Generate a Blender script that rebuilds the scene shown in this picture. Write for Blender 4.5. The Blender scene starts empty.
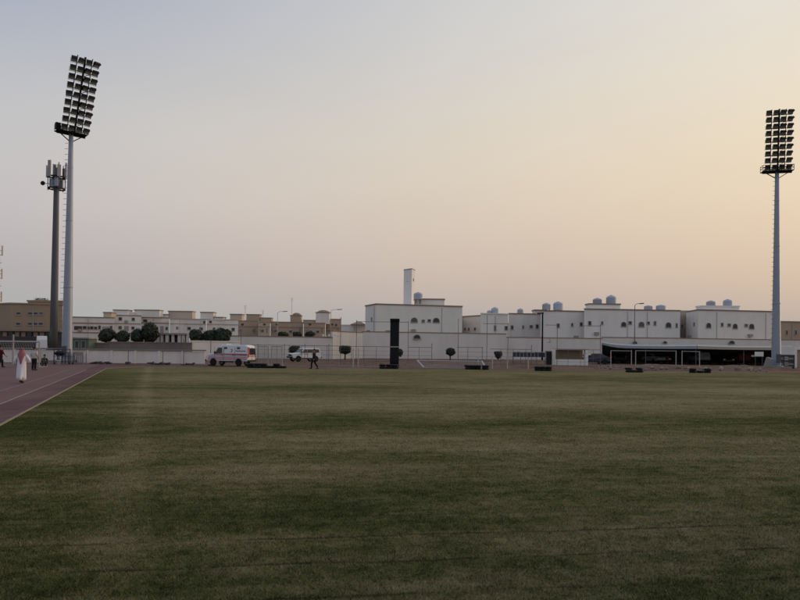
import bpy, bmesh, math, random
from mathutils import Vector, Matrix
R = math.radians
random.seed(11)
S = bpy.context.scene
COL = S.collection

# ------------------------------------------------------------------ camera
F, CAMZ, HOR, ROLL = 640.0, 2.1, 346.0, 0.0125      # focal length and horizon in pixels of an 800 px wide frame
cam_d = bpy.data.cameras.new('camera'); cam = bpy.data.objects.new('camera', cam_d); COL.objects.link(cam)
cam_d.sensor_width = 36; cam_d.lens = 36 * F / 800
cam_d.clip_start = 0.1; cam_d.clip_end = 6000
cam_d.shift_y = 38 / 800
cam.matrix_world = Matrix.Translation((0, 0, CAMZ)) @ Matrix.Rotation(R(90) + 8 / F, 4, 'X') @ Matrix.Rotation(ROLL, 4, 'Z')
S.camera = cam
S.render.resolution_x, S.render.resolution_y = 1024, 768

# ------------------------------------------------------------------ sky, sun, exposure
SUN_AZ, SUN_EL = R(62), R(5.0)       # to the right of the view, just above the horizon
W = bpy.data.worlds.new('World'); S.world = W; W.use_nodes = True
nt = W.node_tree; nt.nodes.clear()
def wn(t, **k):
    n = nt.nodes.new(t)
    for a, b in k.items(): setattr(n, a, b)
    return n
wout = wn('ShaderNodeOutputWorld'); wbg = wn('ShaderNodeBackground')
sky = wn('ShaderNodeTexSky', sky_type='NISHITA', sun_disc=False, sun_elevation=SUN_EL, sun_rotation=SUN_AZ,
         altitude=600, air_density=1.0, dust_density=7.0, ozone_density=1.5)
# dusty evening air: veil = c0 + s*c1 + e*c2 + s*e*c3 + h*c4 + s*h*c5   (s: towards the sun's side, e: height above the dust, h: dust at the horizon)
L = nt.links.new
tc = wn('ShaderNodeTexCoord')
def wmath(op, a, b=None, c=None):
    n = wn('ShaderNodeMath', operation=op)
    for i, v in enumerate((a, b, c)):
        if v is None: continue
        if isinstance(v, (int, float)): n.inputs[i].default_value = v
        else: L(v, n.inputs[i])
    return n.outputs[0]
dot = wn('ShaderNodeVectorMath', operation='DOT_PRODUCT'); L(tc.outputs['Generated'], dot.inputs[0])
dot.inputs[1].default_value = (math.sin(SUN_AZ), math.cos(SUN_AZ), 0)
sep = wn('ShaderNodeSeparateXYZ'); L(tc.outputs['Generated'], sep.inputs[0])
s_ = wmath('SMOOTH_MAX', dot.outputs['Value'], -0.12, 0.15)
e_ = wmath('SUBTRACT', 1.0, wmath('POWER', math.e, wmath('MULTIPLY', wmath('MAXIMUM', sep.outputs['Z'], 0.0), -5.0)))
h_ = wmath('POWER', math.e, wmath('MULTIPLY', wmath('MAXIMUM', sep.outputs['Z'], 0.0), -14.0)); sh_ = wmath('MULTIPLY', s_, h_)
gz = wmath('MULTIPLY', wmath('SUBTRACT', sep.outputs['Z'], 0.27), 1 / 0.16); g_ = wmath('POWER', math.e, wmath('MULTIPLY', wmath('MULTIPLY', gz, gz), -1.0))   # a paler band of dust well above the roofs
sg_ = wmath('MULTIPLY', s_, g_); se = wmath('MULTIPLY', s_, e_)
chan = []
for c0, c1, c2, c3, c4, c5, c6, c7 in ((0.5919, -0.0247, -0.2746, 0.6018, -0.2773, -0.0292, 0.1812, -0.1653), (0.3506, -0.2039, 0.0376, 0.6885, 0.0788, 0.1176, 0.159, -0.1734), (0.2937, -0.3219, 0.216, 0.5917, 0.1301, 0.3116, 0.0722, -0.1726)):
    v = wmath('MULTIPLY_ADD', s_, c1, c0); v = wmath('MULTIPLY_ADD', e_, c2, v); v = wmath('MULTIPLY_ADD', se, c3, v); v = wmath('MULTIPLY_ADD', h_, c4, v); v = wmath('MULTIPLY_ADD', sh_, c5, v); v = wmath('MULTIPLY_ADD', g_, c6, v); v = wmath('MULTIPLY_ADD', sg_, c7, v)
    chan.append(wmath('MAXIMUM', v, 0.0))
comb = wn('ShaderNodeCombineXYZ')
for i in range(3): L(chan[i], comb.inputs[i])
cmap = wn('ShaderNodeMapping'); cmap.inputs['Scale'].default_value = (1.2, 1.2, 6.0); L(tc.outputs['Generated'], cmap.inputs[0])      # very faint uneven haze
cnz = wn('ShaderNodeTexNoise'); cnz.inputs['Scale'].default_value = 2.2; cnz.inputs['Detail'].default_value = 5; L(cmap.outputs[0], cnz.inputs['Vector'])
cfac = wmath('MULTIPLY_ADD', cnz.outputs['Fac'], 0.07, 0.965)
cmul = wn('ShaderNodeVectorMath', operation='SCALE'); L(comb.outputs[0], cmul.inputs[0]); L(cfac, cmul.inputs['Scale'])
wb2 = wn('ShaderNodeBackground'); L(cmul.outputs[0], wb2.inputs[0]); wb2.inputs[1].default_value = 1.0
L(sky.outputs[0], wbg.inputs[0]); wbg.inputs[1].default_value = 0.015
wadd = wn('ShaderNodeAddShader'); L(wbg.outputs[0], wadd.inputs[0]); L(wb2.outputs[0], wadd.inputs[1])
L(wadd.outputs[0], wout.inputs[0])
sun_d = bpy.data.lights.new('sun', 'SUN'); sun = bpy.data.objects.new('sun', sun_d); COL.objects.link(sun)
sun_d.energy = 1.1; sun_d.angle = R(12); sun_d.color = (1.0, 0.70, 0.44)
sdir = Vector((math.sin(SUN_AZ) * math.cos(SUN_EL), math.cos(SUN_AZ) * math.cos(SUN_EL), math.sin(SUN_EL)))
sun.rotation_euler = sdir.to_track_quat('Z', 'Y').to_euler()
S.view_settings.view_transform = 'Standard'; S.view_settings.look = 'None'
S.view_settings.exposure = 0.0; S.view_settings.gamma = 1.0

# ------------------------------------------------------------------ helpers
def X(px, D): return (px - 400) / F * D
def YH(px): return HOR + ROLL * (px - 400)
def Z(px, y, D): return CAMZ + (YH(px) - y) * D / F

def tag(o, label=None, cat=None, group=None, kind=None):
    if label: o['label'] = label
    if cat: o['category'] = cat
    if group: o['group'] = group
    if kind: o['kind'] = kind
    return o
def thing(name, label, cat, loc=(0, 0, 0), rz=0, group=None):
    o = bpy.data.objects.new(name, None); COL.objects.link(o)
    o.location = loc; o.rotation_euler = (0, 0, rz); o.empty_display_size = 0.3
    return tag(o, label, cat, group)
def link(name, me, parent=None, mats=(), smooth=False):
    o = bpy.data.objects.new(name, me); COL.objects.link(o)
    if parent: o.parent = parent
    if mats and not me.materials:
        for m in (mats if isinstance(mats, (list, tuple)) else [mats]): me.materials.append(m)
    if smooth:
        for p in me.polygons: p.use_smooth = True
    return o
def copy_tree(o, parent=None):
    c = o.copy(); COL.objects.link(c)
    if parent: c.parent = parent
    for ch in list(o.children): copy_tree(ch, c)
    return c

class MB:
    def __init__(s, off=(0, 0, 0)):
        s.v = []; s.f = []; s.m = []; s.cur = 0; s.off = Vector(off)
    def add(s, vs, fs):
        b = len(s.v)
        s.v += [tuple(Vector(v) - s.off) for v in vs]
        for f in fs: s.f.append([b + i for i in f]); s.m.append(s.cur)
        return s
    def box(s, x0, x1, y0, y1, z0, z1):
        return s.add([(x0, y0, z0), (x1, y0, z0), (x1, y1, z0), (x0, y1, z0), (x0, y0, z1), (x1, y0, z1), (x1, y1, z1), (x0, y1, z1)],
                     [(0, 3, 2, 1), (4, 5, 6, 7), (0, 1, 5, 4), (1, 2, 6, 5), (2, 3, 7, 6), (3, 0, 4, 7)])
    def obox(s, c, u, v, w):                      # centre and three half axes
        c, u, v, w = map(Vector, (c, u, v, w))
        vs = [c + a * u + b * v + d * w for d in (-1, 1) for a, b in ((-1, -1), (1, -1), (1, 1), (-1, 1))]
        return s.add(vs, [(0, 3, 2, 1), (4, 5, 6, 7), (0, 1, 5, 4), (1, 2, 6, 5), (2, 3, 7, 6), (3, 0, 4, 7)])
    def bar(s, p, q, t, h=None):                  # square bar between two points
        p, q = Vector(p), Vector(q); d = q - p
        side = d.cross(Vector((0, 0, 1)))
        if side.length < 1e-6: side = Vector((1, 0, 0))
        side.normalize(); up = side.cross(d).normalized()
        return s.obox((p + q) / 2, d / 2, side * t / 2, up * (h or t) / 2)
    def loft(s, rings, cap=True):
        n = len(rings[0]); vs = [p for r in rings for p in r]; fs = []
        for i in range(len(rings) - 1):
            for j in range(n):
                a, b = i * n + j, i * n + (j + 1) % n
                fs.append((a, b, b + n, a + n))
        if cap:
            fs.append(tuple(reversed(range(n)))); fs.append(tuple(range((len(rings) - 1) * n, len(rings) * n)))
        return s.add(vs, fs)
    def tube(s, pts, rad, n=8, cap=True, ell=None):
        pts = [Vector(p) for p in pts]
        if not isinstance(rad, (list, tuple)): rad = [rad] * len(pts)
        rings = []
        for i, p in enumerate(pts):
            d = (pts[min(i + 1, len(pts) - 1)] - pts[max(i - 1, 0)]).normalized()
            ref = Vector((1, 0, 0)) if abs(d.x) < 0.9 else Vector((0, 1, 0))
            a = (ref - d * ref.dot(d)).normalized(); b = d.cross(a)
            ry = rad[i] * (ell or 1.0)
            rings.append([p + a * rad[i] * math.cos(2 * math.pi * k / n) + b * ry * math.sin(2 * math.pi * k / n) for k in range(n)])
        return s.loft(rings, cap)
    def lathe(s, prof, c=(0, 0, 0), n=12, M=None):
        c = Vector(c); rings = []
        for r, z in prof:
            ring = [Vector((r * math.cos(2 * math.pi * k / n), r * math.sin(2 * math.pi * k / n), z)) for k in range(n)]
            rings.append([(M @ p if M else p) + c for p in ring])
        return s.loft(rings, True)
    def prism(s, pts, vec):                       # polygon pushed along vec
        vec = Vector(vec); a = [Vector(p) for p in pts]; n = len(a)
        fs = [tuple(reversed(range(n))), tuple(range(n, 2 * n))] + [(i, (i + 1) % n, n + (i + 1) % n, n + i) for i in range(n)]
        return s.add(a + [p + vec for p in a], fs)
    def mesh(s, name):
        me = bpy.data.meshes.new(name); me.from_pydata(s.v, [], s.f)
        me.polygons.foreach_set('material_index', s.m)
        bm = bmesh.new(); bm.from_mesh(me); bmesh.ops.recalc_face_normals(bm, faces=bm.faces); bm.to_mesh(me); bm.free()
        return me
    def build(s, name, mats, parent=None, smooth=False, bevel=0):
        o = link(name, s.mesh(name), parent, mats, smooth)
        if bevel:
            b = o.modifiers.new('bevel', 'BEVEL'); b.width = bevel; b.segments = 2; b.limit_method = 'ANGLE'; b.angle_limit = R(35)
        return o

# ------------------------------------------------------------------ materials
def nodemat(name):
    m = bpy.data.materials.new(name); m.use_nodes = True
    return m, m.node_tree, m.node_tree.nodes['Principled BSDF']
def mat(name, col, rough=0.8, var=0.15, scale=1.5, bump=0.0, bscale=20, metal=0.0, streak=0.0, spec=0.3, coord='Object'):
    m, t, b = nodemat(name)
    b.inputs['Roughness'].default_value = rough; b.inputs['Metallic'].default_value = metal
    b.inputs['Specular IOR Level'].default_value = spec
    tcn = t.nodes.new('ShaderNodeTexCoord'); out = tcn.outputs[coord]
    nz = t.nodes.new('ShaderNodeTexNoise'); nz.inputs['Scale'].default_value = scale; nz.inputs['Detail'].default_value = 6
    t.links.new(out, nz.inputs['Vector'])
    mx = t.nodes.new('ShaderNodeMix'); mx.data_type = 'RGBA'
    mx.inputs['A'].default_value = (*[c * (1 - var) for c in col], 1); mx.inputs['B'].default_value = (*[min(1, c * (1 + var)) for c in col], 1)
    t.links.new(nz.outputs['Fac'], mx.inputs['Factor']); last = mx.outputs['Result']
    if streak:                                    # run-off streaks down a wall
        mp = t.nodes.new('ShaderNodeMapping'); mp.inputs['Scale'].default_value = (0.55, 0.55, 0.10); t.links.new(out, mp.inputs['Vector'])
        n2 = t.nodes.new('ShaderNodeTexNoise'); n2.inputs['Scale'].default_value = 1.0; n2.inputs['Detail'].default_value = 5; t.links.new(mp.outputs[0], n2.inputs['Vector'])
        rp = t.nodes.new('ShaderNodeValToRGB'); rp.color_ramp.elements[0].position = 0.45; rp.color_ramp.elements[1].position = 0.75; t.links.new(n2.outputs['Fac'], rp.inputs[0])
        m2 = t.nodes.new('ShaderNodeMix'); m2.data_type = 'RGBA'; m2.inputs['B'].default_value = (*[c * 0.62 for c in col], 1)
        sc = t.nodes.new('ShaderNodeMath'); sc.operation = 'MULTIPLY'; sc.inputs[1].default_value = streak * 0.6; t.links.new(rp.outputs[0], sc.inputs[0])
        t.links.new(sc.outputs[0], m2.inputs['Factor']); t.links.new(last, m2.inputs['A']); last = m2.outputs['Result']
    t.links.new(last, b.inputs['Base Color'])
    if bump:
        nb = t.nodes.new('ShaderNodeTexNoise'); nb.inputs['Scale'].default_value = bscale; nb.inputs['Detail'].default_value = 5; t.links.new(out, nb.inputs['Vector'])
        bp = t.nodes.new('ShaderNodeBump'); bp.inputs['Strength'].default_value = bump; bp.inputs['Distance'].default_value = 0.05
        t.links.new(nb.outputs['Fac'], bp.inputs['Height']); t.links.new(bp.outputs[0], b.inputs['Normal'])
    return m
M = dict(
    white=mat('white_render', (0.80, 0.755, 0.71), 0.9, 0.06, 0.6, streak=0.35),
    white2=mat('off_white_render', (0.73, 0.68, 0.63), 0.9, 0.08, 0.5, streak=0.4),
    cream=mat('cream_render', (0.50, 0.41, 0.32), 0.9, 0.08, 0.5, streak=0.25),
    wallw=mat('boundary_wall_paint', (0.72, 0.67, 0.63), 0.9, 0.10, 0.35, streak=0.45),
    panel=mat('concrete_panel', (0.78, 0.72, 0.68), 0.9, 0.10, 0.8, streak=0.5),
    tan=mat('tan_render', (0.36, 0.265, 0.185), 0.9, 0.10, 0.4, streak=0.2),
    tan2=mat('sand_render', (0.42, 0.32, 0.245), 0.9, 0.10, 0.4, streak=0.25),
    brown=mat('brown_trim', (0.29, 0.205, 0.165), 0.85, 0.2, 1.0),
    gbrown=mat('grey_brown_block', (0.19, 0.16, 0.145), 0.9, 0.25, 0.9, streak=0.3),
    dgrey=mat('dark_grey_wall', (0.075, 0.068, 0.066), 0.9, 0.3, 0.6, streak=0.3),
    galv=mat('galvanised_steel', (0.30, 0.335, 0.40), 0.5, 0.10, 1.2, metal=0.25, streak=0.3),
    galvd=mat('weathered_monopole', (0.105, 0.11, 0.125), 0.6, 0.12, 1.0, metal=0.2, streak=0.3),
    black=mat('black_paint', (0.010, 0.011, 0.011), 0.8, 0.3, 3, spec=0.1),
    lampb=mat('floodlight_housing', (0.014, 0.014, 0.016), 0.6, 0.3, 4, spec=0.2),
    lens=mat('floodlight_glass', (0.20, 0.21, 0.22), 0.15, 0.1, 4, spec=0.5),
    rubber=mat('tyre_rubber', (0.010, 0.010, 0.010), 0.8, 0.3, 6, bump=0.3, bscale=60),
    rim=mat('wheel_rim', (0.42, 0.42, 0.44), 0.4, 0.1, 6, metal=0.5),
    carw=mat('white_car_paint', (0.66, 0.66, 0.68), 0.3, 0.05, 1.0, spec=0.5, streak=0.15),
    carg=mat('grey_car_paint', (0.30, 0.31, 0.33), 0.3, 0.1, 1.0, spec=0.5),
    carr=mat('maroon_car_paint', (0.14, 0.03, 0.025), 0.3, 0.1, 1.0, spec=0.5),
    carb=mat('navy_car_paint', (0.02, 0.025, 0.05), 0.3, 0.1, 1.0, spec=0.5),
    glass=mat('dark_glass', (0.012, 0.013, 0.016), 0.12, 0.2, 2, spec=0.5),
    pane=mat('window_glass', (0.030, 0.030, 0.034), 0.2, 0.3, 2, spec=0.5),
    pane2=mat('curtained_window_glass', (0.10, 0.095, 0.09), 0.3, 0.4, 3, spec=0.5),
    pipe=mat('grey_pipe', (0.44, 0.42, 0.40), 0.6, 0.2, 2),
    wframe=mat('window_frame', (0.34, 0.31, 0.30), 0.7, 0.15, 3),
    red=mat('red_reflective_stripe', (0.42, 0.035, 0.05), 0.45, 0.1, 3),
    pink=mat('faded_pink_band', (0.50, 0.31, 0.34), 0.4, 0.08, 2),
    blue=mat('blue_marking', (0.03, 0.06, 0.28), 0.45, 0.1, 3),
    redl=mat('red_lens', (0.30, 0.01, 0.01), 0.2, 0.1, 3),
    lightl=mat('clear_lens', (0.55, 0.56, 0.56), 0.15, 0.1, 3, spec=0.6),
    tank=mat('water_tank_plastic', (0.42, 0.46, 0.54), 0.5, 0.10, 1.5),
    tankg=mat('grey_water_tank_plastic', (0.40, 0.40, 0.44), 0.5, 0.12, 1.5),
    pole=mat('fence_pole', (0.13, 0.11, 0.11), 0.6, 0.25, 3),
    polew=mat('white_metal_pole', (0.42, 0.40, 0.39), 0.5, 0.10, 3),
    net=mat('goal_net', (0.42, 0.42, 0.42), 0.8, 0.1, 3),
    blues=mat('dark_blue_steel', (0.04, 0.045, 0.075), 0.5, 0.25, 3),
    canb=mat('pale_blue_canopy', (0.31, 0.33, 0.36), 0.7, 0.06, 1.0, streak=0.15),
    canc=mat('cream_canopy', (0.38, 0.36, 0.32), 0.7, 0.06, 1.0, streak=0.15),
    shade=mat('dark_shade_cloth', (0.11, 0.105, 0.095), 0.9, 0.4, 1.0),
    beige=mat('beige_sheet', (0.21, 0.16, 0.115), 0.8, 0.12, 1.0),
    stone=mat('rubble_stone', (0.24, 0.185, 0.165), 0.9, 0.65, 0.45, bump=0.6, bscale=14),
    stonep=mat('pale_rubble_stone', (0.34, 0.27, 0.235), 0.9, 0.4, 0.9, bump=0.6, bscale=14),
    conc=mat('concrete', (0.24, 0.225, 0.21), 0.9, 0.2, 2, bump=0.2),
    bark=mat('bark', (0.09, 0.065, 0.05), 0.9, 0.3, 6, bump=0.5),
    skin=mat('skin', (0.27, 0.15, 0.10), 0.6, 0.08, 8),
    thobe=mat('white_cotton', (0.68, 0.67, 0.71), 0.9, 0.06, 5),
    cblk=mat('black_cloth', (0.010, 0.010, 0.012), 0.9, 0.3, 5),
    cred=mat('dark_red_cloth', (0.07, 0.010, 0.013), 0.9, 0.2, 5),
    cgry=mat('pale_grey_cloth', (0.50, 0.47, 0.46), 0.9, 0.1, 5),
    hair=mat('black_hair', (0.008, 0.007, 0.007), 0.6, 0.3, 20),
    green=mat('green_painted_metal', (0.10, 0.14, 0.11), 0.7, 0.2, 2),
    kerb=mat('kerb_paint', (0.25, 0.21, 0.15), 0.85, 0.25, 2.0),
)
def leafmat(name, a, b):
    m, t, p = nodemat(name); p.inputs['Roughness'].default_value = 0.6
    g = t.nodes.new('ShaderNodeNewGeometry'); r = t.nodes.new('ShaderNodeValToRGB')
    r.color_ramp.elements[0].color = (*a, 1); r.color_ramp.elements[1].color = (*b, 1)
    t.links.new(g.outputs['Random Per Island'], r.inputs[0]); t.links.new(r.outputs[0], p.inputs['Base Color'])
    return m
M['leaf'] = leafmat('ficus_leaves', (0.010, 0.018, 0.011), (0.036, 0.052, 0.026))
def checkmat():                                    # red and white check of the headscarf
    m, t, p = nodemat('red_white_check'); p.inputs['Roughness'].default_value = 0.9
    tcn = t.nodes.new('ShaderNodeTexCoord'); c = t.nodes.new('ShaderNodeTexChecker'); c.inputs['Scale'].default_value = 45
    c.inputs['Color1'].default_value = (0.22, 0.025, 0.04, 1); c.inputs['Color2'].default_value = (0.40, 0.21, 0.22, 1)
    t.links.new(tcn.outputs['Object'], c.inputs['Vector']); t.links.new(c.outputs['Color'], p.inputs['Base Color'])
    return m
M['check'] = checkmat()

# ground colours all follow world position
ANG = R(8); EDGE0, EDGEM = -3.78, -0.384         # across-pitch direction; sideline x = EDGE0 + EDGEM * y
class NB:
    def __init__(s, m): s.t = m.node_tree
    def n(s, ty, **k):
        o = s.t.nodes.new(ty)
        for a, b in k.items(): setattr(o, a, b)
        return o
    def l(s, a, b): s.t.links.new(a, b)
    def math(s, op, a, b=None, c=None, clamp=False):
        o = s.n('ShaderNodeMath', operation=op); o.use_clamp = clamp
        for i, v in enumerate((a, b, c)):
            if v is None: continue
            if isinstance(v, (int, float)): o.inputs[i].default_value = v
            else: s.l(v, o.inputs[i])
        return o.outputs[0]
    def noise(s, vec, scale, detail=4, rough=0.5, dist=0.0):
        o = s.n('ShaderNodeTexNoise'); o.inputs['Scale'].default_value = scale; o.inputs['Detail'].default_value = detail
        o.inputs['Roughness'].default_value = rough; o.inputs['Distortion'].default_value = dist; s.l(vec, o.inputs['Vector'])
        return o.outputs['Fac']
    def mapping(s, vec, scale=(1, 1, 1), rot=0, loc=(0, 0, 0)):
        o = s.n('ShaderNodeMapping'); o.inputs['Scale'].default_value = scale; o.inputs['Rotation'].default_value = (0, 0, rot); o.inputs['Location'].default_value = loc
        s.l(vec, o.inputs['Vector']); return o.outputs[0]
    def ramp(s, v, stops):
        o = s.n('ShaderNodeValToRGB'); r = o.color_ramp
        while len(r.elements) < len(stops): r.elements.new(0.5)
        for e, (p, c) in zip(r.elements, stops): e.position = p; e.color = (c, c, c, 1) if isinstance(c, (int, float)) else (*c, 1)
        s.l(v, o.inputs[0]); return o.outputs[0]
    def mix(s, f, a, b, mode='MIX'):
        o = s.n('ShaderNodeMix', data_type='RGBA', blend_type=mode)
        for i, v in (('Factor', f), ('A', a), ('B', b)):
            if isinstance(v, (int, float)): o.inputs[i].default_value = v
            elif isinstance(v, tuple): o.inputs[i].default_value = (*v, 1)
            else: s.l(v, o.inputs[i])
        return o.outputs['Result']
def grassmat(name, blades):
    m, t, b = nodemat(name); q = NB(m)
    b.inputs['Roughness'].default_value = 0.8; b.inputs['Specular IOR Level'].default_value = 0.0; b.inputs['Sheen Tint'].default_value = (0.85, 0.78, 0.5, 1); b.inputs['Sheen Weight'].default_value = 0.0 if blades else 0.08; b.inputs['Sheen Roughness'].default_value = 0.45
    pos = q.n('ShaderNodeNewGeometry').outputs['Position']
    flat = q.mapping(pos, (1, 1, 0), -ANG)
    sp = q.n('ShaderNodeSeparateXYZ'); q.l(flat, sp.inputs[0]); u, v = sp.outputs[0], sp.outputs[1]
    big = q.noise(q.mapping(flat, (0.065, 0.11, 1), R(25), (3.1, 7.7, 0)), 1.0, 5, 0.62)
    mid = q.noise(q.mapping(flat, (0.25, 0.75, 1), 0, (1.3, 0.4, 0)), 1.0, 5, 0.65)
    stk = q.noise(q.mapping(flat, (0.10, 2.2, 1)), 1.0, 4, 0.6)
    fine = q.noise(flat, 7.0, 4, 0.7)
    spk = q.noise(flat, 38.0, 2, 0.6)
    stk2 = q.noise(q.mapping(flat, (0.6, 7.0, 1), 0, (2, 9, 0)), 1.0, 3, 0.6)
    c_ = lambda n, k: q.math('MULTIPLY', q.math('SUBTRACT', n, 0.5), k)
    f = q.math('ADD', c_(big, 1.15), c_(mid, 1.15))
    wob3 = q.n('ShaderNodeVectorMath', operation='MULTIPLY_ADD')           # ragged outlines of the worn and the lush patches
    nzc = q.n('ShaderNodeTexNoise'); nzc.inputs['Scale'].default_value = 0.45; nzc.inputs['Detail'].default_value = 5; nzc.inputs['Roughness'].default_value = 0.65; q.l(flat, nzc.inputs['Vector'])
    q.l(nzc.outputs['Color'], wob3.inputs[0]); wob3.inputs[1].default_value = (5.0, 2.6, 0); q.l(pos, wob3.inputs[2])
    for cx, cy, rx, ry, amt in ((-5.0, 22.5, 7.0, 3.2, .30), (-6.2, 11.4, 1.6, .6, .32), (-2.0, 10.3, 3.2, 1.2, .26), (6.8, 26, 11, 4.0, .26), (17, 33, 10, 3.5, .28), (0.5, 13.5, 4, 1.6, .20), (9, 12, 5, 1.2, .16), (1.0, 5.6, 1.6, .30, .12), (4.5, 7.4, 3.0, .7, .16),
                                (-9.5, 15.5, 4.5, 2.2, -.22), (2, 17, 7, 2.0, -.20), (12, 19, 6, 1.8, -.16), (-7, 32, 9, 3, -.18), (16, 43, 16, 4, -.22), (-1, 8, 4, .8, -.12)):
        mpn = q.n('ShaderNodeMapping', vector_type='TEXTURE'); mpn.inputs['Location'].default_value = (cx + 2.5, cy + 1.3, 0); mpn.inputs['Scale'].default_value = (rx, ry, 1e6); q.l(wob3.outputs[0], mpn.inputs['Vector'])
        ln = q.n('ShaderNodeVectorMath', operation='LENGTH'); q.l(mpn.outputs[0], ln.inputs[0])
        sm = q.n('ShaderNodeMapRange', interpolation_type='SMOOTHSTEP'); q.l(ln.outputs['Value'], sm.inputs['Value']); sm.inputs['From Min'].default_value = 1.25; sm.inputs['From Max'].default_value = 0.25
        f = q.math('MULTIPLY_ADD', sm.outputs['Result'], amt, f)
    clump = q.noise(flat, 2.2, 4, 0.65, 0.6)
    for n_, k_ in ((stk, 0.55), (clump, 0.8), (fine, 0.9), (spk, 0.8), (stk2, 0.5)): f = q.math('ADD', f, c_(n_, k_))
    f = q.math('ADD', f, 1.27)
    if blades: f = q.math('ADD', f, q.math('MULTIPLY', q.math('SUBTRACT', q.n('ShaderNodeNewGeometry').outputs['Random Per Island'], 0.5), 0.55))
    # worn strip inside the sideline
    sp2 = q.n('ShaderNodeSeparateXYZ'); q.l(pos, sp2.inputs[0])
    du = q.math('SUBTRACT', q.math('MULTIPLY_ADD', sp2.outputs[1], -EDGEM, sp2.outputs[0]), EDGE0 + 3.35)
    worn = q.math('SUBTRACT', 1.0, q.math('DIVIDE', q.math('ABSOLUTE', du), 0.55), clamp=True)
    f = q.math('MULTIPLY_ADD', worn, q.math('MULTIPLY', mid, 0.48), f)
    lush = q.math('SUBTRACT', 0.35, q.math('MULTIPLY', du, 0.28), clamp=True)          # greener beside the track
    f = q.math('MULTIPLY_ADD', lush, -0.26, f)
    dry = q.math('MULTIPLY', q.math('SUBTRACT', v, 9.0), 0.006); dry = q.math('MINIMUM', q.math('MAXIMUM', dry, -0.08), 0.08)      # far turf painted lighter, standing in for reflection at grazing angles
    f = q.math('ADD', f, dry)
    col = q.ramp(f, ((0.0, (0.03, 0.03, 0.012)), (0.80 / 2, (0.036, 0.047, 0.014)), (1.10 / 2, (0.086, 0.090, 0.032)), (1.46 / 2, (0.188, 0.158, 0.083)), (1.0, (0.31, 0.255, 0.155))))
    t.nodes[-1]; q.l(q.math('MULTIPLY', f, 0.5), [n for n in t.nodes if n.type == 'VALTORGB'][-1].inputs[0])
    # seams between the strips of turf close by
    wob = q.math('MULTIPLY', q.math('SUBTRACT', q.noise(q.mapping(flat, (0.9, 0.9, 0)), 1.0, 4, 0.6), 0.5), 0.16)
    ph = q.math('FRACT', q.math('DIVIDE', q.math('ADD', q.math('SUBTRACT', v, 5.37), wob), 0.83))
    dl = q.math('ABSOLUTE', q.math('SUBTRACT', ph, 0.5)); seam = q.math('GREATER_THAN', dl, 0.470)
    near = q.math('SUBTRACT', 1.0, q.math('DIVIDE', q.math('SUBTRACT', v, 6.5), 3.0), clamp=True)
    brk = q.ramp(q.noise(q.mapping(flat, (0.35, 1.1, 1), 0, (5, 2, 0)), 1.0, 4, 0.7), ((0.42, 0.0), (0.57, 1.0)))
    seam = q.math('MULTIPLY', q.math('MULTIPLY', seam, near), brk)
    col = q.mix(q.math('MULTIPLY', seam, 0.75), col, (0.018, 0.014, 0.009))
    if blades:
        rnd = q.n('ShaderNodeNewGeometry').outputs['Random Per Island']
        col = q.mix(1.0, col, q.ramp(rnd, ((0.0, 0.5), (1.0, 1.5))), 'MULTIPLY')
    else:
        bp = q.n('ShaderNodeBump'); bp.inputs['Strength'].default_value = 0.9; bp.inputs['Distance'].default_value = 0.04
        q.l(q.math('ADD', q.noise(flat, 26.0, 5, 0.75), q.math('MULTIPLY', fine, 0.8)), bp.inputs['Height']); q.l(bp.outputs[0], b.inputs['Normal'])
    q.l(col, b.inputs['Base Color'])
    return m
M['grass'] = grassmat('turf', False); M['blades'] = grassmat('turf_blades', True)
def soilmat(name, c1, c2, c3, s=0.12):
    m, t, b = nodemat(name); q = NB(m); b.inputs['Roughness'].default_value = 0.95; b.inputs['Specular IOR Level'].default_value = 0.1
    pos = q.n('ShaderNodeNewGeometry').outputs['Position']
    a = q.noise(q.mapping(pos, (s, s * 2, s)), 1.0, 6, 0.6); f = q.noise(pos, 2.5, 6, 0.7)
    col = q.ramp(q.math('MULTIPLY_ADD', f, 0.4, q.math('MULTIPLY', a, 0.8)), ((0.42, c1), (0.6, c2), (0.8, c3)))
    q.l(col, b.inputs['Base Color'])
    bp = q.n('ShaderNodeBump'); bp.inputs['Strength'].default_value = 0.6; bp.inputs['Distance'].default_value = 0.06
    q.l(q.noise(pos, 9.0, 6, 0.7), bp.inputs['Height']); q.l(bp.outputs[0], b.inputs['Normal'])
    return m
M['soil'] = soilmat('bare_soil', (0.10, 0.060, 0.042), (0.16, 0.098, 0.070), (0.23, 0.165, 0.125))
M['sand'] = soilmat('sandy_ground', (0.20, 0.15, 0.11), (0.26, 0.20, 0.15), (0.32, 0.25, 0.19), 0.03)
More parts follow.
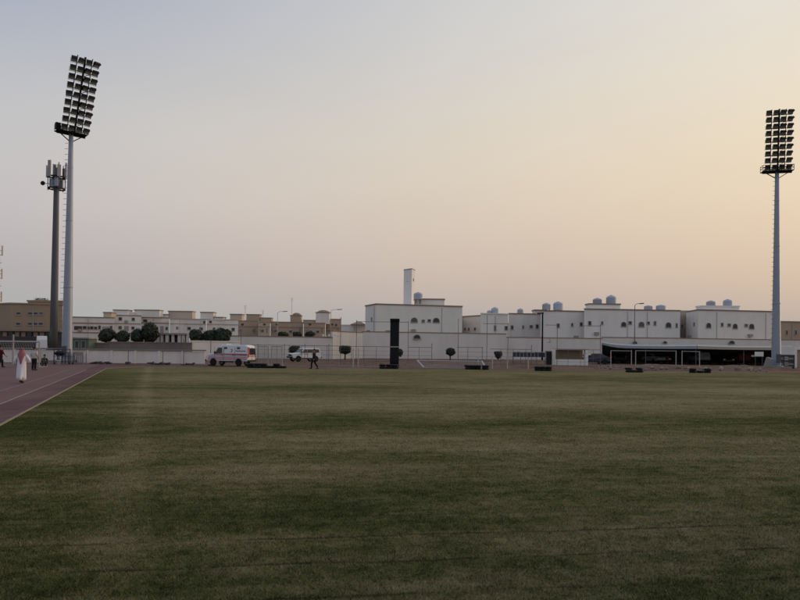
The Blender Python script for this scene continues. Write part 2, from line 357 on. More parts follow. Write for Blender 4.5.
def trackmat():
    m, t, b = nodemat('running_track_rubber'); q = NB(m); b.inputs['Roughness'].default_value = 0.85; b.inputs['Specular IOR Level'].default_value = 0.2
    pos = q.n('ShaderNodeNewGeometry').outputs['Position']
    a = q.noise(q.mapping(pos, (0.3, 0.14, 1)), 1.0, 5, 0.6); f = q.noise(pos, 9.0, 5, 0.7)
    col = q.ramp(q.math('MULTIPLY_ADD', f, 0.35, q.math('MULTIPLY', a, 0.8)), ((0.40, (0.085, 0.030, 0.034)), (0.60, (0.120, 0.052, 0.053)), (0.82, (0.17, 0.098, 0.09))))
    sp = q.n('ShaderNodeSeparateXYZ'); q.l(pos, sp.inputs[0])
    du = q.math('SUBTRACT', EDGE0 - 1.31, q.math('MULTIPLY_ADD', sp.outputs[1], -EDGEM, sp.outputs[0]))
    dusty = q.math('DIVIDE', du, 0.15, clamp=True)         # the outer lanes are faded and dusty
    col = q.mix(q.math('MULTIPLY', dusty, 0.55), col, (0.195, 0.110, 0.106))
    dust = q.ramp(q.noise(q.mapping(pos, (0.8, 0.25, 1), R(-21)), 1.0, 6, 0.7), ((0.45, 0.0), (0.75, 0.6)))
    col = q.mix(dust, col, (0.20, 0.125, 0.112))
    q.l(col, b.inputs['Base Color'])
    bp = q.n('ShaderNodeBump'); bp.inputs['Strength'].default_value = 0.3; bp.inputs['Distance'].default_value = 0.01
    q.l(q.noise(pos, 60.0, 3, 0.7), bp.inputs['Height']); q.l(bp.outputs[0], b.inputs['Normal'])
    return m
M['track'] = trackmat()
M['line'] = mat('worn_lane_paint', (0.36, 0.28, 0.26), 0.9, 0.5, 2.5)

# ------------------------------------------------------------------ ground
def sheet(name, pts, z, m, kind='structure', n=None):
    o = MB().add([(x, y, z) for x, y in pts], [tuple(range(len(pts)))]).build(name, m)
    if o.data.polygons[0].normal.z < 0: o.data.flip_normals()
    return tag(o, kind=kind)
sheet('ground', [(-2500, -400), (2500, -400), (2500, 3500), (-2500, 3500)], -0.03, M['sand'])
sheet('bare_ground', [(-110, 40), (120, 40), (130, 125), (-120, 125)], -0.012, M['soil'])
def edge(y, off=0): return EDGE0 + EDGEM * y - off
CURVE = [(edge(y), y) for y in (44, 48, 51)] + [(-22.7, 54.0), (-22.0, 56.0), (-19.5, 57.4), (-14, 58.0)]
sheet('running_track', [(edge(-30, 0), -30)] + [(edge(y), y) for y in (0, 30)] + CURVE + [(-4, 58.6), (30, 60.4), (75, 62.8), (75, 66), (20, 64.5), (-12, 62.8), (-60, 63), (-95, 60), (-60, -30)], 0.0, M['track'])
sheet('grass_field', [(edge(-30), -30), (edge(0), 0), (edge(30), 30)] + CURVE + [(-4, 58.6), (30, 60.4), (75, 62.8), (95, 40), (95, -30)], 0.006, M['grass'])
mb = MB()                                            # kerb along the inside lane
ks = [(edge(y), y) for y in range(-6, 45, 3)] + CURVE[1:5]
for (x0, y0), (x1, y1) in zip(ks, ks[1:]): mb.bar((x0, y0, 0.022), (x1, y1, 0.018), 0.05, 0.04)
tag(mb.build('track_kerb', M['kerb']), kind='structure')
for i, off in enumerate((1.31, 2.62)):
    mb = MB(); w = 0.035 if i == 0 else 0.02
    ys = [-6] + list(range(0, 52, 4))
    for a, b_ in zip(ys, ys[1:]):
        mb.add([(edge(a, off - w), a, 0.005), (edge(a, off + w), a, 0.005), (edge(b_, off + w), b_, 0.005), (edge(b_, off - w), b_, 0.005)], [(0, 3, 2, 1)])
    tag(mb.build('lane_line', M['line']), kind='structure')
# short turf blades, dense near the camera
import numpy as np
rng = np.random.default_rng(5)
def blades(n, d0, d1):
    r = rng.random(n); d = d0 * (d1 / d0) ** r
    x = (rng.random(n) * 2 - 1) * d * 0.68; y = d.copy()
    c = rng.integers(0, n, n // 2); h_ = n // 2            # half of the blades stand in tufts
    c = c % 26000; x[:h_] = x[n - 26000:][c] + rng.normal(0, .022, h_) * d[n - 26000:][c] ** .5; y[:h_] = y[n - 26000:][c] + rng.normal(0, .022, h_) * d[n - 26000:][c] ** .5; d = np.maximum(y, 4.0)
    k = (x > EDGE0 + EDGEM * y - 0.02 + 0.12 * rng.random(n)) & (y < 56.5 + x * 0.05) & (rng.random(n) < np.clip(1.20 - d / 32, 0.02, 1))
    return x[k], y[k], d[k]
bx_, by_, bd_ = blades(560000, 4.4, 58.0)
nb = len(bx_); hgt = (0.014 + 0.020 * rng.random(nb)) * (1 - bd_ / 110); wd = 0.0022 * (0.6 + bd_ / 7.0); a_ = rng.random(nb) * 6.283
lean = hgt * (0.3 + 0.9 * rng.random(nb)); la = rng.random(nb) * 6.283
V = np.zeros((nb, 3, 3), np.float32)
V[:, 0] = np.stack([bx_ - np.cos(a_) * wd, by_ - np.sin(a_) * wd, np.full(nb, 0.004)], 1)
V[:, 1] = np.stack([bx_ + np.cos(a_) * wd, by_ + np.sin(a_) * wd, np.full(nb, 0.004)], 1)
V[:, 2] = np.stack([bx_ + np.cos(la) * lean, by_ + np.sin(la) * lean, 0.004 + hgt], 1)
me = bpy.data.meshes.new('grass_blades'); me.vertices.add(nb * 3); me.loops.add(nb * 3); me.polygons.add(nb)
me.vertices.foreach_set('co', V.reshape(-1)); me.loops.foreach_set('vertex_index', np.arange(nb * 3, dtype=np.int32))
me.polygons.foreach_set('loop_start', np.arange(0, nb * 3, 3, dtype=np.int32)); me.update(calc_edges=True)
tag(link('grass_blades', me, None, M['blades']), 'short dry turf blades covering the near playing field', 'grass', kind='stuff')

# ------------------------------------------------------------------ buildings and walls
def window(parent, off, p, t, n, w, h, kind='rect', fm='wframe', pm='pane'):
    """p centre on the wall, t along the wall, n outward"""
    p, t, n = Vector(p), Vector(t).normalized(), Vector(n).normalized(); up = Vector((0, 0, 1))
    def outline(a, b):
        if kind == 'rect': q = [(-a, -b), (a, -b), (a, b), (-a, b)]
        else: q = [(-a, -b), (a, -b)] + [(a * math.cos(k * math.pi / 8), b - a * 0.9 + a * 0.9 * math.sin(k * math.pi / 8) if b > a * 0.5 else -b + 2 * b * math.sin(k * math.pi / 8)) for k in range(9)]
        return [p + t * x + up * z for x, z in q]
    fr = 0.09
    o1, i1 = outline(w / 2 + fr, h / 2 + fr), outline(w / 2, h / 2)
    mb = MB(off); k = len(o1)
    vs = [v + n * 0.003 for v in o1] + [v + n * 0.07 for v in o1] + [v + n * 0.07 for v in i1] + [v + n * 0.003 for v in i1]
    fs = []
    for r in range(3):
        for i in range(k):
            j = (i + 1) % k; fs.append((r * k + i, r * k + j, (r + 1) * k + j, (r + 1) * k + i))
    mb.add(vs, fs)
    wo = mb.build('window', M[fm], parent)
    MB(off).add([v + n * 0.02 for v in i1], [tuple(range(k))]).build('pane', M[random.choice((pm, pm, pm, 'pane2'))], wo)
    mb = MB(off); mb.obox(p + n * 0.05 - up * (h / 2 + fr + 0.04), t * (w / 2 + fr + 0.05), n * 0.05, up * 0.035); mb.build('sill', M[fm], wo)
    return wo
def villa(name, label, front, y_at, back, wm, tm, wins=(), cat='house', group=None, trim=0.22, top=None, steps=()):
    """front: [(px, D)...] left to right; y_at: (px, y) of the parapet; wins: (seg, px, y, w px, h px, kind)"""
    pts = [Vector((X(p, d), d, 0)) for p, d in front]
    dref = min(front, key=lambda q: abs(q[0] - y_at[0]))[1]
    h = Z(y_at[0], y_at[1], dref)
    root = thing(name, label, cat, pts[0].copy(), 0, group); off = pts[0]
    poly = pts + [Vector((pts[-1].x * (1 + back / pts[-1].y) - 0.4, pts[-1].y + back, 0)), Vector((pts[0].x * (1 + back / pts[0].y) + 0.4, pts[0].y + back, 0))]
    MB(off).prism(poly, (0, 0, h)).build('wall', M[wm], root)
    mb = MB(off)
    for a, b in zip(pts, pts[1:]):
        d = (b - a).normalized(); n = Vector((d.y, -d.x, 0))
        mb.obox((a + b) / 2 + n * 0.03 + Vector((0, 0, h - trim / 2 + 0.12)), (b - a) / 2 + d * 0.06, n * 0.10, Vector((0, 0, trim / 2)))
    mb.build('parapet_coping', M[tm], root)
    for sg, p, y, w, hh, kind in wins:
        (p0, d0), (p1, d1) = front[sg], front[sg + 1]; A, B = pts[sg], pts[sg + 1]
        k = (p - 400) / F; dd = B - A; s = (k * A.y - A.x) / (dd.x - k * dd.y)
        q = A + dd * s; n = Vector((dd.y, -dd.x, 0))
        window(root, off, (q.x, q.y, Z(p, y, q.y)), dd, n, w * q.y / F * (1.0 if sg else 1.0), hh * q.y / F, kind)
    rnd = random.Random(label)                          # rain pipes, air conditioners and cable runs on the fronts
    for a, b in zip(pts, pts[1:]):
        ln = (b - a).length; d = (b - a).normalized(); n = Vector((d.y, -d.x, 0)); k = 2.2 + rnd.random() * 2
        while k < ln - 1:
            q = a + d * k + n * .07
            if rnd.random() < .55: MB(off).tube([(q.x, q.y, 1), (q.x, q.y, h - .35)], .05, 6).build('rain_pipe', M['pipe'], root)
            else: MB(off).obox(q + n * .18 + Vector((0, 0, h - rnd.uniform(4.5, 5.1))), d * .38, n * .22, Vector((0, 0, .27))).build('air_conditioner', M['wframe'], root)
            k += 2.6 + rnd.random() * 4.5
    for p0, p1, y0, y1, dd, m2, t2 in steps:          # rooms and raised parapets on the roof
        mb = MB(off); za, zb = h - 0.02, Z((p0 + p1) / 2, y0, dd)
        mb.box(X(p0, dd), X(p1, dd), dd, dd + 2.5, za, zb); rm = mb.build('roof_room', M[m2], root)
        mb = MB(off); mb.box(X(p0, dd) - 0.12, X(p1, dd) + 0.12, dd - 0.12, dd + 2.6, zb - 0.10, zb + 0.16); mb.build('coping', M[t2], rm)
    return root
GR, GL = 'villas behind the long boundary wall', 'pale villas behind the concrete panel wall'
# white house with the square tower
b1 = villa('white_house', 'wide white house with a tall square tower rising behind its roof', [(365, 124), (376, 118), (462, 122)], (376, 304), 14, 'white', 'brown',
      [(0, 371.5, 319, 2.2, 2.4, 'rect'), (1, 414, 320, 6.2, 4.2, 'arch'), (1, 423, 321, 2.4, 2.0, 'rect'), (1, 429, 320.6, 2.6, 2.0, 'rect'), (1, 436, 320.2, 6.2, 4.2, 'arch')],
      group=GR, steps=[(414, 444, 299.3, 0, 124, 'white2', 'brown')])
tw = thing('square_tower', 'tall narrow white square tower with one small window near its top', 'tower', (X(408, 128), 128, 0)); to = tw.location
D = 128; a, c, b = Vector((X(403, 129), 129, 0)), Vector((X(411, 127), 127, 0)), Vector((X(414.3, 129.4), 129.4, 0)); bk = a + b - c
h = Z(408, 269, 127); mb = MB(to); mb.prism([a, c, b, bk], (0, 0, h)); mb.build('shaft', M['white'], tw)
mb = MB(to); ctr = (a + b) / 2; mb.prism([ctr + (q - ctr) * 1.05 + Vector((0, 0, h - 0.003)) for q in (a, c, b, bk)], (0, 0, 0.18)); mb.build('coping', M['wframe'], tw)
window(tw, to, (*((a + c) / 2 + Vector((0.1, 0, 0))).xy, Z(407, 279.5, 128)), c - a, Vector(((c - a).y, -(c - a).x, 0)), 0.62, 0.5)
window(tw, to, (*((b + c) / 2).xy, Z(413, 279.5, 128)), b - c, Vector(((b - c).y, -(b - c).x, 0)), 0.3, 0.3)
villa('low_white_house', 'low white house between the towered house and the tank-topped villas', [(461.5, 132), (481, 126)], (481, 315.5), 9, 'white', 'brown',
      [(0, 465, 329, 2, 1.6, 'rect'), (0, 468.8, 329, 2, 1.6, 'rect'), (0, 475, 328.8, 2.4, 1.8, 'rect')], group=GR)
villa('white_villa', 'narrow white villa with two tanks and slim dark windows', [(480.5, 124), (508, 125.5)], (490, 313.6), 10, 'white', 'white2',
      [(0, 495, 328, 1.6, 4.5, 'rect'), (0, 506, 328, 2.6, 3.2, 'rect')], group=GR)
villa('white_villa', 'white villa with a curved raised parapet beside the black lamp post', [(508.5, 128), (545, 129)], (515, 313.6), 10, 'white2', 'brown',
      [(0, 512, 327.4, 2, 3.2, 'rect'), (0, 523, 327, 1.2, 2.4, 'rect'), (0, 531, 326.6, 2.6, 2.2, 'rect'), (0, 537, 326.4, 2.2, 3.4, 'rect')], group=GR, steps=[(534.5, 545, 310.3, 0, 128.6, 'white2', 'brown')])
villa('white_villa', 'white villa with two grey tanks close together on its stepped roof', [(540.5, 123), (556, 122.6), (584, 123.4)], (556, 310.8), 10, 'white', 'brown',
      [(1, 558, 325.5, 2.2, 3.4, 'rect'), (1, 572, 324.8, 1.4, 2.6, 'rect'), (1, 581, 324.2, 2.0, 3.0, 'rect')], group=GR)
villa('white_villa', 'broad white villa with three arched windows behind the tall street lamp', [(584, 121), (680, 122.5)], (620, 309.4), 12, 'white', 'brown',
      [(0, 589.6, 323.2, 2.4, 3.6, 'rect'), (0, 602, 323, 1.2, 2.6, 'rect'), (0, 623.5, 324.3, 4.6, 4.2, 'arch'), (0, 630, 322.8, 2.6, 2.4, 'rect'), (0, 641.3, 324.4, 5.2, 4.6, 'arch'), (0, 648, 323, 2.6, 2.2, 'rect'),
       (0, 654.8, 323.2, 1.8, 3.2, 'rect'), (0, 668.3, 325, 5.0, 4.6, 'arch'), (0, 676.5, 325.4, 1.2, 3.6, 'rect')], group=GR,
      steps=[(589, 620, 304.2, 0, 123, 'white', 'brown')])
villa('cream_gap_wall', 'cream house wall showing in the gap between two broad white villas', [(679, 133), (690, 133)], (684, 311), 8, 'cream', 'cream',
      [(0, 682, 326, 1.0, 2.4, 'rect')], group=GR)  # cream coloured wall filling the gap between the villas
villa('white_villa', 'broad white villa with arched windows beside the right floodlight mast', [(686, 127), (698, 120), (773.5, 122.5)], (698, 309.8), 12, 'white', 'brown',
      [(0, 694.2, 324.2, 3.0, 2.6, 'rect'), (1, 708.5, 325.4, 4.6, 4.4, 'arch'), (1, 722, 324.6, 1.8, 3.0, 'rect'), (1, 729, 325, 2.8, 2.2, 'rect'), (1, 735, 326.2, 4.6, 4.4, 'arch'), (1, 746, 325.4, 2.8, 2.2, 'rect'), (1, 751.5, 326.4, 5.0, 4.6, 'arch')],
      group=GR, steps=[(702, 739, 306.4, 0, 123, 'white', 'white2')])
villa('tan_house', 'tan house with two slit windows at the right edge beyond the mast', [(776, 126), (815, 127)], (790, 321.6), 10, 'tan2', 'tan',
      [(0, 786.8, 332.6, 1.6, 4.0, 'rect'), (0, 795.8, 332.6, 1.6, 4.0, 'rect')], group=GR)
# pale villas on the left, with small roof rooms
def lwin(l): return [(0, p, y, w, hh, 'rect') for p, y, w, hh in l]
villa('white_block', 'long low white building with a ragged row of small openings left of trees', [(70, 150), (114, 152)], (100, 317.6), 10, 'white2', 'brown',
      lwin([(84.5, 327.6, 3, 2.6), (88.5, 328, 2.4, 2.4), (91.5, 327.8, 3, 2.6), (95.5, 328, 2.4, 2.4), (99.4, 327.4, 1.8, 3.2), (111, 327.6, 2, 3)]), group=GL, steps=[(103, 111, 312.6, 0, 154, 'cream', 'brown')])
villa('white_villa', 'white villa with four square windows behind the two leftmost round trees', [(113, 158), (141, 159)], (128, 315.6), 10, 'white', 'brown',
      lwin([(120, 318.8, 2.6, 2.6), (133, 319.2, 2.4, 2.4), (120, 327.6, 2.6, 2.6), (132.8, 328, 2.4, 2.4)]), group=GL, steps=[(112.8, 127.5, 310.2, 0, 160, 'white2', 'brown'), (129, 133, 312.8, 0, 161, 'white2', 'white2'), (134, 159, 310.2, 0, 162, 'white2', 'brown')])
villa('white_villa', 'white villa with a wide roof room behind the tallest round tree', [(141, 163), (169, 164)], (160, 317.8), 10, 'white', 'brown',
      lwin([(156.5, 328.2, 2.4, 2.4), (168 - 1.5, 328.4, 1.6, 2.4)]), group=GL, steps=[(168, 192, 311.4, 0, 166, 'cream', 'brown'), (160, 167, 314.6, 0, 165, 'white2', 'brown')])
villa('white_villa', 'white villa with two dark windows between the two clusters of round trees', [(169.5, 160), (206, 161)], (190, 319.2), 10, 'white2', 'cream',
      lwin([(189, 328.4, 2.8, 2.4), (201, 328.8, 2.8, 2.4)]), group=GL, steps=[(200, 213, 312.4, 0, 164, 'white2', 'brown'), (213.5, 223, 317.4, 0, 164, 'white2', 'brown')])
villa('white_villa', 'white villa with one dark window right of the round trees beside tan houses', [(206.5, 164), (238, 165)], (225, 319.8), 10, 'white', 'cream',
      lwin([(233, 329.4, 2.6, 2.6), (214, 329, 2, 2.4)]), group=GL, steps=[(229.8, 241.5, 314.4, 0, 167, 'cream', 'brown')])
GT = 'sand coloured houses in the middle distance'
villa('sand_house', 'sand coloured house with a flat capped roof room next to white villas', [(236, 184), (258, 185)], (246, 320.6), 10, 'tan2', 'tan',
      lwin([(253.8, 330.8, 2.4, 2.2)]), group=GT, steps=[(246, 259.5, 314.6, 0, 187, 'tan2', 'brown')])
villa('sand_house', 'ochre house front with one dark window among the sand coloured houses', [(258, 180), (270, 180)], (264, 322.2), 10, 'cream', 'tan',
      lwin([(262.4, 330.8, 2.4, 2.2)]), group=GT, steps=[(260, 271, 318, 0, 187, 'tan2', 'brown')])
turret = villa('sand_house', 'sand coloured house with a small domed turret on its roof', [(270.5, 182), (303, 183)], (285, 322), 10, 'tan2', 'tan',
      lwin([(275.6, 331, 2.4, 2.2), (290.5, 331.6, 2.4, 2.2)]), group=GT, steps=[(290, 300.5, 315.6, 0, 186, 'tan2', 'brown')])
rtop = villa('sand_house', 'sand coloured house with a tall round topped roof room and two windows', [(303.5, 180), (325, 180)], (312, 323), 10, 'tan2', 'tan',
      lwin([(310.6, 331.6, 2.2, 2.0), (317.6, 331.8, 2.6, 2.0)]), group=GT, steps=[(315.5, 329, 312.6, 0, 186, 'white2', 'brown'), (303, 316, 320.4, 0, 187, 'cream', 'brown')])
villa('sand_house', 'brownish low house with a flat roof right of the round topped roof room', [(325.5, 188), (341, 188)], (334, 319.2), 10, 'tan2', 'brown',
      lwin([(329, 330, 2, 2), (336, 325, 2, 2)]), group=GT)
def dome(host, px, y0, y1, D, wpx, m):
    r = wpx / 2 * D / F; z0, z1 = Z(px, y0, D), Z(px, y1, D); off = host.location; c = Vector((X(px, D), D + 2, z0))
    d = MB(off).lathe([(r * math.cos(k * math.pi / 12), (z1 - z0) * math.sin(k * math.pi / 12)) for k in range(6)], c=c, n=14).build('dome', M[m], host, True)
    MB(off).lathe([(r * 1.04, -0.05), (r * 1.04, 0.12), (r, 0.14)], c=c, n=14).build('rim', M['brown'], d)
dome(turret, 295.3, 315.0, 312.4, 186, 9, 'brown')
dome(rtop, 322.3, 312, 309.6, 186, 12, 'tan')
shed = villa('white_shed', 'small white building under a low brown pitched roof left of the towered house', [(341, 140), (366, 139)], (350, 325.2), 8, 'white', 'white2', group=GR)
mb = MB(shed.location); z0, z1 = Z(358, 324.6, 138), Z(358, 321, 138); xa, xb = X(350, 138), X(366, 138)
mb.add([(xa, 137, z0), (xb, 137, z0), (xb, 145, z0), (xa, 145, z0), (xa + 1.4, 141, z1), (xb - 1.4, 141, z1)], [(0, 1, 5, 4), (1, 2, 5), (2, 3, 4, 5), (3, 0, 4), (3, 2, 1, 0)]); mb.build('roof', M['brown'], shed)
# ledges, porches, air conditioners and flat slabs that break up the plain fronts
def dress(root, front, ys, ledge='wframe', acs=(), slots=()):
    (p0, d0), (p1, d1) = front; off = root.location; A, B = Vector((X(p0, d0), d0, 0)), Vector((X(p1, d1), d1, 0)); d = (B - A).normalized(); n = Vector((d.y, -d.x, 0)); up = Vector((0, 0, 1))
    def at(p, y):
        k = (p - 400) / F; dd = B - A; q = A + dd * ((k * A.y - A.x) / (dd.x - k * dd.y)); return Vector((q.x, q.y, Z(p, y, q.y)))
    for y in ys: c = (at(p0 + .1, y) + at(p1 - .1, y)) / 2; MB(off).obox(c + n * .08, (B - A) / 2 * .99, n * .075, up * .11).build('ledge', M[ledge], root)
    for p, y in acs: MB(off).obox(at(p, y) + n * .25, d * .36, n * .2, up * .26).build('air_conditioner', M['wframe'], root)
    for a, b, y0, y1, m in slots: c = (at(a, y0) + at(b, y1)) / 2; MB(off).obox(c + n * .02, d * (at(b, y0) - at(a, y0)).length / 2, n * .035, up * abs(at(a, y0).z - at(a, y1).z) / 2).build('flat_slab', M[m], root)  # flat slabs; the dark ones carry a recess's shade in their colour
V_ = [o for o in COL.objects if o.get('group') == GL]
fr = [[(70, 150), (114, 152)], [(113, 158), (141, 159)], [(141, 163), (169, 164)], [(169.5, 160), (206, 161)], [(206.5, 164), (238, 165)]]
dress(V_[0], fr[0], (323.2, 332.6), 'brown', ((80, 330), (104, 330)), ((74, 82, 326, 330, 'dgrey'), (102, 109, 326.4, 329.6, 'wframe')))
dress(V_[1], fr[1], (323.6,), 'wframe', ((126, 321.5), (138, 329)), ((124, 128.6, 326, 331, 'wframe'),))
dress(V_[2], fr[2], (323.0,), 'brown', ((150, 330),), ((143, 147, 319.5, 322, 'pane'), (160, 163.5, 326, 333, 'wframe')))
dress(V_[3], fr[3], (323.8,), 'cream', ((195, 330),), ((173, 184, 321, 333, 'panel'), (176, 178.5, 326.6, 329.6, 'pane'), (205 - 2, 205, 321, 324, 'pane')))
dress(V_[4], fr[4], (324.4,), 'cream', ((222, 330),), ((209, 211.5, 320.8, 323, 'pane'), (219, 226, 325, 333, 'panel')))
po = thing('gate_portico', 'pale gate portico with dark openings between the two tree clusters', 'portico', (X(156, 86), 86, 0)); of = po.location; h = Z(170, 334.6, 86)
MB(of).box(X(156, 86) - .1, X(187, 86) + .1, 85.8, 87.5, h, h + .22).build('roof', M['wframe'], po); MB(of).box(X(156, 86), X(187, 86), 87.2, 87.4, 0, h - .003).build('rear_wall', M['dgrey'], po)
for k, p in enumerate((156, 160.6, 165.4, 171.5, 177.6, 182, 186.2)): MB(of).box(X(p, 86), X(p, 86) + (.3 if k % 2 else .42), 86, 86.35, 0, h - .003).build('pillar', M['white2' if k % 2 else 'panel'], po)
MB(of).box(X(166.6, 86), X(171, 86), 86.1, 86.2, 0, h - 1.0).build('gate_leaf', M['green'], po); MB(of).box(X(178.6, 86), X(181.6, 86), 86.1, 86.2, 0, h - .8).build('gate_leaf', M['tan2'], po)
T_ = [o for o in COL.objects if o.get('group') == GT]
ft = [[(236, 184), (258, 185)], [(258, 180), (270, 180)], [(270.5, 182), (303, 183)], [(303.5, 180), (325, 180)], [(325.5, 188), (341, 188)]]
for i_, (v_, f_) in enumerate(zip(T_, ft)): dress(v_, f_, (326.4 + .3 * i_,), 'tan', ((f_[0][0] + 3, 329.5),), ((f_[0][0] + 5, f_[0][0] + 7.5, 323.6, 325.4, 'pane'), (f_[1][0] - 4, f_[1][0] - 2.4, 328, 333, 'brown')))
# tan apartment block
tb = villa('tan_building', 'long tan brown building with two rows of slit windows at far left', [(-40, 112), (10, 104), (62, 106)], (30, 303.5), 16, 'tan', 'tan',
      [(1, p, y, 3.6, 2.0, 'rect') for y in (313.4, 323.8) for p in (18, 29.8, 35.2, 40.6)], cat='apartment building',
      steps=[(27, 62, 301.2, 0, 107, 'tan', 'tan')])
mb = MB(tb.location); zb = Z(30, 331.5, 104); mb.box(X(-2, 103.4), X(62, 103.4), 103.2, 103.5, 0, zb); mb.build('ground_floor', M['dgrey'], tb)
mb = MB(tb.location); mb.box(X(-2, 103.1), X(62, 103.1), 102.6, 103.1, zb, zb + 0.25); mb.build('ledge', M['brown'], tb)
for k in range(9):
    p = 3 + k * 6.2; mb = MB(tb.location); mb.box(X(p, 103.1), X(p, 103.1) + 0.62, 103.02, 103.15, 0, zb - 0.12); mb.build('shutter', M['glass'] if k % 3 == 1 else M['brown'], tb)
# things on its roof: a dry scrubby pot plant
def leaf_crown(mb, c, r, n, leaf, flat=1.0, squash_top=None):
    c = Vector(c); lumps = [(Vector((random.gauss(0, 1), random.gauss(0, 1), random.gauss(0, 1))).normalized(), random.uniform(0.75, 1.12)) for _ in range(15)]
    for _ in range(n):
        d = Vector((random.gauss(0, 1), random.gauss(0, 1), random.gauss(0, 1))).normalized()
        k = max(l[1] * max(0, d.dot(l[0])) ** 3 for l in lumps); k = 0.62 + 0.42 * k
        rr = k * random.uniform(0.45, 1.0) ** 0.5 * (1.12 if random.random() < .04 else 1)
        p = Vector((d.x * r[0], d.y * r[1], d.z * r[2])) * rr
        if squash_top and p.z > squash_top: p.z = squash_top + (p.z - squash_top) * 0.15
        nn = (d + Vector((random.gauss(0, .5), random.gauss(0, .5), random.gauss(0, .5)))).normalized()
        t = nn.cross(Vector((random.gauss(0, 1), random.gauss(0, 1), random.gauss(0, 1)))).normalized(); b = nn.cross(t)
        s = leaf * random.uniform(0.6, 1.3); q = c + p
        mb.add([q - t * s, q + b * s * 0.5, q + t * s, q - b * s * 0.5], [(0, 1, 2, 3)])
def tree(name, label, px, D, yc, rpx, ypx=None, group=None, n=1500, leaf=0.13, zb=0.0, top=None, cat='tree'):
    r = rpx * 1.16 * D / F; rz = (ypx or rpx) * 1.12 * D / F; zc = Z(px, yc, D)
    t = thing(name, label, cat, (X(px, D), D, zb), random.random() * 6, group)
    mb = MB(); zt = max(zc - zb - rz * 0.2, 0.2)
    mb.tube([(0, 0, 0), (0.04, 0.03, zt * 0.5), (0, 0, zt)], [0.10 + r * 0.03, 0.08 + r * 0.02, 0.05], 7)
    for k in range(5):
        a = k * 1.26 + 0.3; mb.tube([(0, 0, zt * 0.72), (math.cos(a) * r * .3, math.sin(a) * r * .3, zt * 0.9), (math.cos(a) * r * .6, math.sin(a) * r * .6, zt + rz * 0.3)], [0.05, 0.035, 0.015], 5)
    mb.build('trunk', M['bark'], t)
    mb = MB(); leaf_crown(mb, (0, 0, zc - zb), (r, r, rz), n, leaf, squash_top=(None if top is None else rz * top)); me = bpy.data.meshes.new('crown'); me.from_pydata(mb.v, [], mb.f)
    link('crown', me, t, M['leaf'])
    return t
GTR = 'round clipped trees behind the panel wall'
for px, yc, r, rz, lab in ((107, 335.6, 7.4, 6.8, 'leftmost round dark tree behind the panel wall, wide and low'), (122.6, 336.6, 6.6, 5.6, 'second round tree from the left, small, behind the panel wall'),
                           (138, 336, 6.6, 6.0, 'round tree tucked against the left of the tallest round tree'), (149.3, 332.6, 8.0, 9.6, 'tallest of the round dark trees, upright, behind the panel wall'),
                           (196, 336.6, 7.6, 6.4, 'round tree left of the touching pair above the ambulance'), (211, 336, 7.0, 6.2, 'middle round tree of the cluster above the ambulance bonnet'),
                           (223.4, 335.4, 8.0, 7.2, 'rightmost round tree of the cluster, directly above the ambulance')):
    tree('round_tree', lab, px, 84, yc, r, rz, GTR, n=2600, leaf=0.16)
# bushes along the far wall
tree('clipped_bush', 'flat topped dark bush against the far wall right of the white pickup', 345.3, 93, 348.9, 6.2, 5.0, 'clipped bushes along the far wall', 2400, 0.13, top=0.45, cat='bush')
tree('clipped_bush', 'dark bush showing above the bonnet of the white car', 295.4, 88, 349.2, 5.8, 4.8, 'clipped bushes along the far wall', 2200, 0.13, top=0.45, cat='bush')
tree('small_tree', 'small round tree on a thin trunk behind the lying goal', 450.6, 100, 351.5, 4.4, 4.2, None, 1700, 0.11)
tree('clipped_bush', 'round bush half hidden behind the tall black cabinet', 398.5, 95, 352.4, 4.2, 4.6, 'clipped bushes along the far wall', 1500, 0.12, cat='bush')
tree('clipped_bush', 'dark bucket shaped bush left of the dark blue bench', 498.5, 97, 353.8, 3.9, 4.4, 'clipped bushes along the far wall', 1700, 0.12, top=0.35, cat='bush')
for px, w, lab in ((283, 5.5, 'low dark shrub in front of the turreted sand house'), (297, 4.0, 'lowest dark shrub between the two sand houses'), (309.5, 5.0, 'dark shrub under the windows of the round topped house')):
    tree('shrub', lab, px, 150, 334.6, w, 3.0, 'shrubs before the sand houses', 900, 0.2, cat='shrub')
tree('shrub', 'dry bare shrub standing on the roof of the tan building', 41, 108, 299.6, 6.5, 2.0, None, 260, 0.10, zb=Z(41, 301.5, 108), cat='shrub')

# ---- boundary walls
def pwall(name, label, segs, m, cap, thick=0.25, panel=None, cat='wall'):
    """segs: list of ((px0, D0), (px1, D1), y top at px0)"""
    (p0, d0), _, _ = segs[0]; root = thing(name, label, cat, (X(p0, d0), d0, 0)); off = root.location
    for (pa, da), (pb, db), y in segs:
        A, B = Vector((X(pa, da), da, 0)), Vector((X(pb, db), db, 0)); h = Z(pa, y, da); d = (B - A).normalized(); n = Vector((d.y, -d.x, 0))
        if panel:
            k = max(1, round((B - A).length / panel)); L_ = (B - A).length / k
            for i in range(k):
                mb = MB(off); c = A + d * L_ * (i + 0.5) - n * 0.06; mb.obox(c + Vector((0, 0, (h - 0.06) / 2)), d * (L_ / 2 - 0.10), n * 0.06, Vector((0, 0, (h - 0.06) / 2 + random.uniform(-.012, .012)))); mb.build('panel', M[m], root)
                mb = MB(off); mb.obox(A + d * L_ * i + Vector((0, 0, h / 2)), d * 0.105, n * 0.11, Vector((0, 0, h / 2 + 0.01))); mb.build('pillar', M[m], root)
        else:
            mb = MB(off); mb.obox((A + B) / 2 + Vector((0, 0, h / 2)), (B - A) / 2, n * thick / 2, Vector((0, 0, h / 2))); mb.build('wall_run', M[m], root)
        mb = MB(off); mb.obox((A + B) / 2 + Vector((0, 0, h + 0.07)), (B - A) / 2 + d * 0.04, n * (thick / 2 + 0.06), Vector((0, 0, 0.07))); mb.build('coping', M[cap], root)
    return root
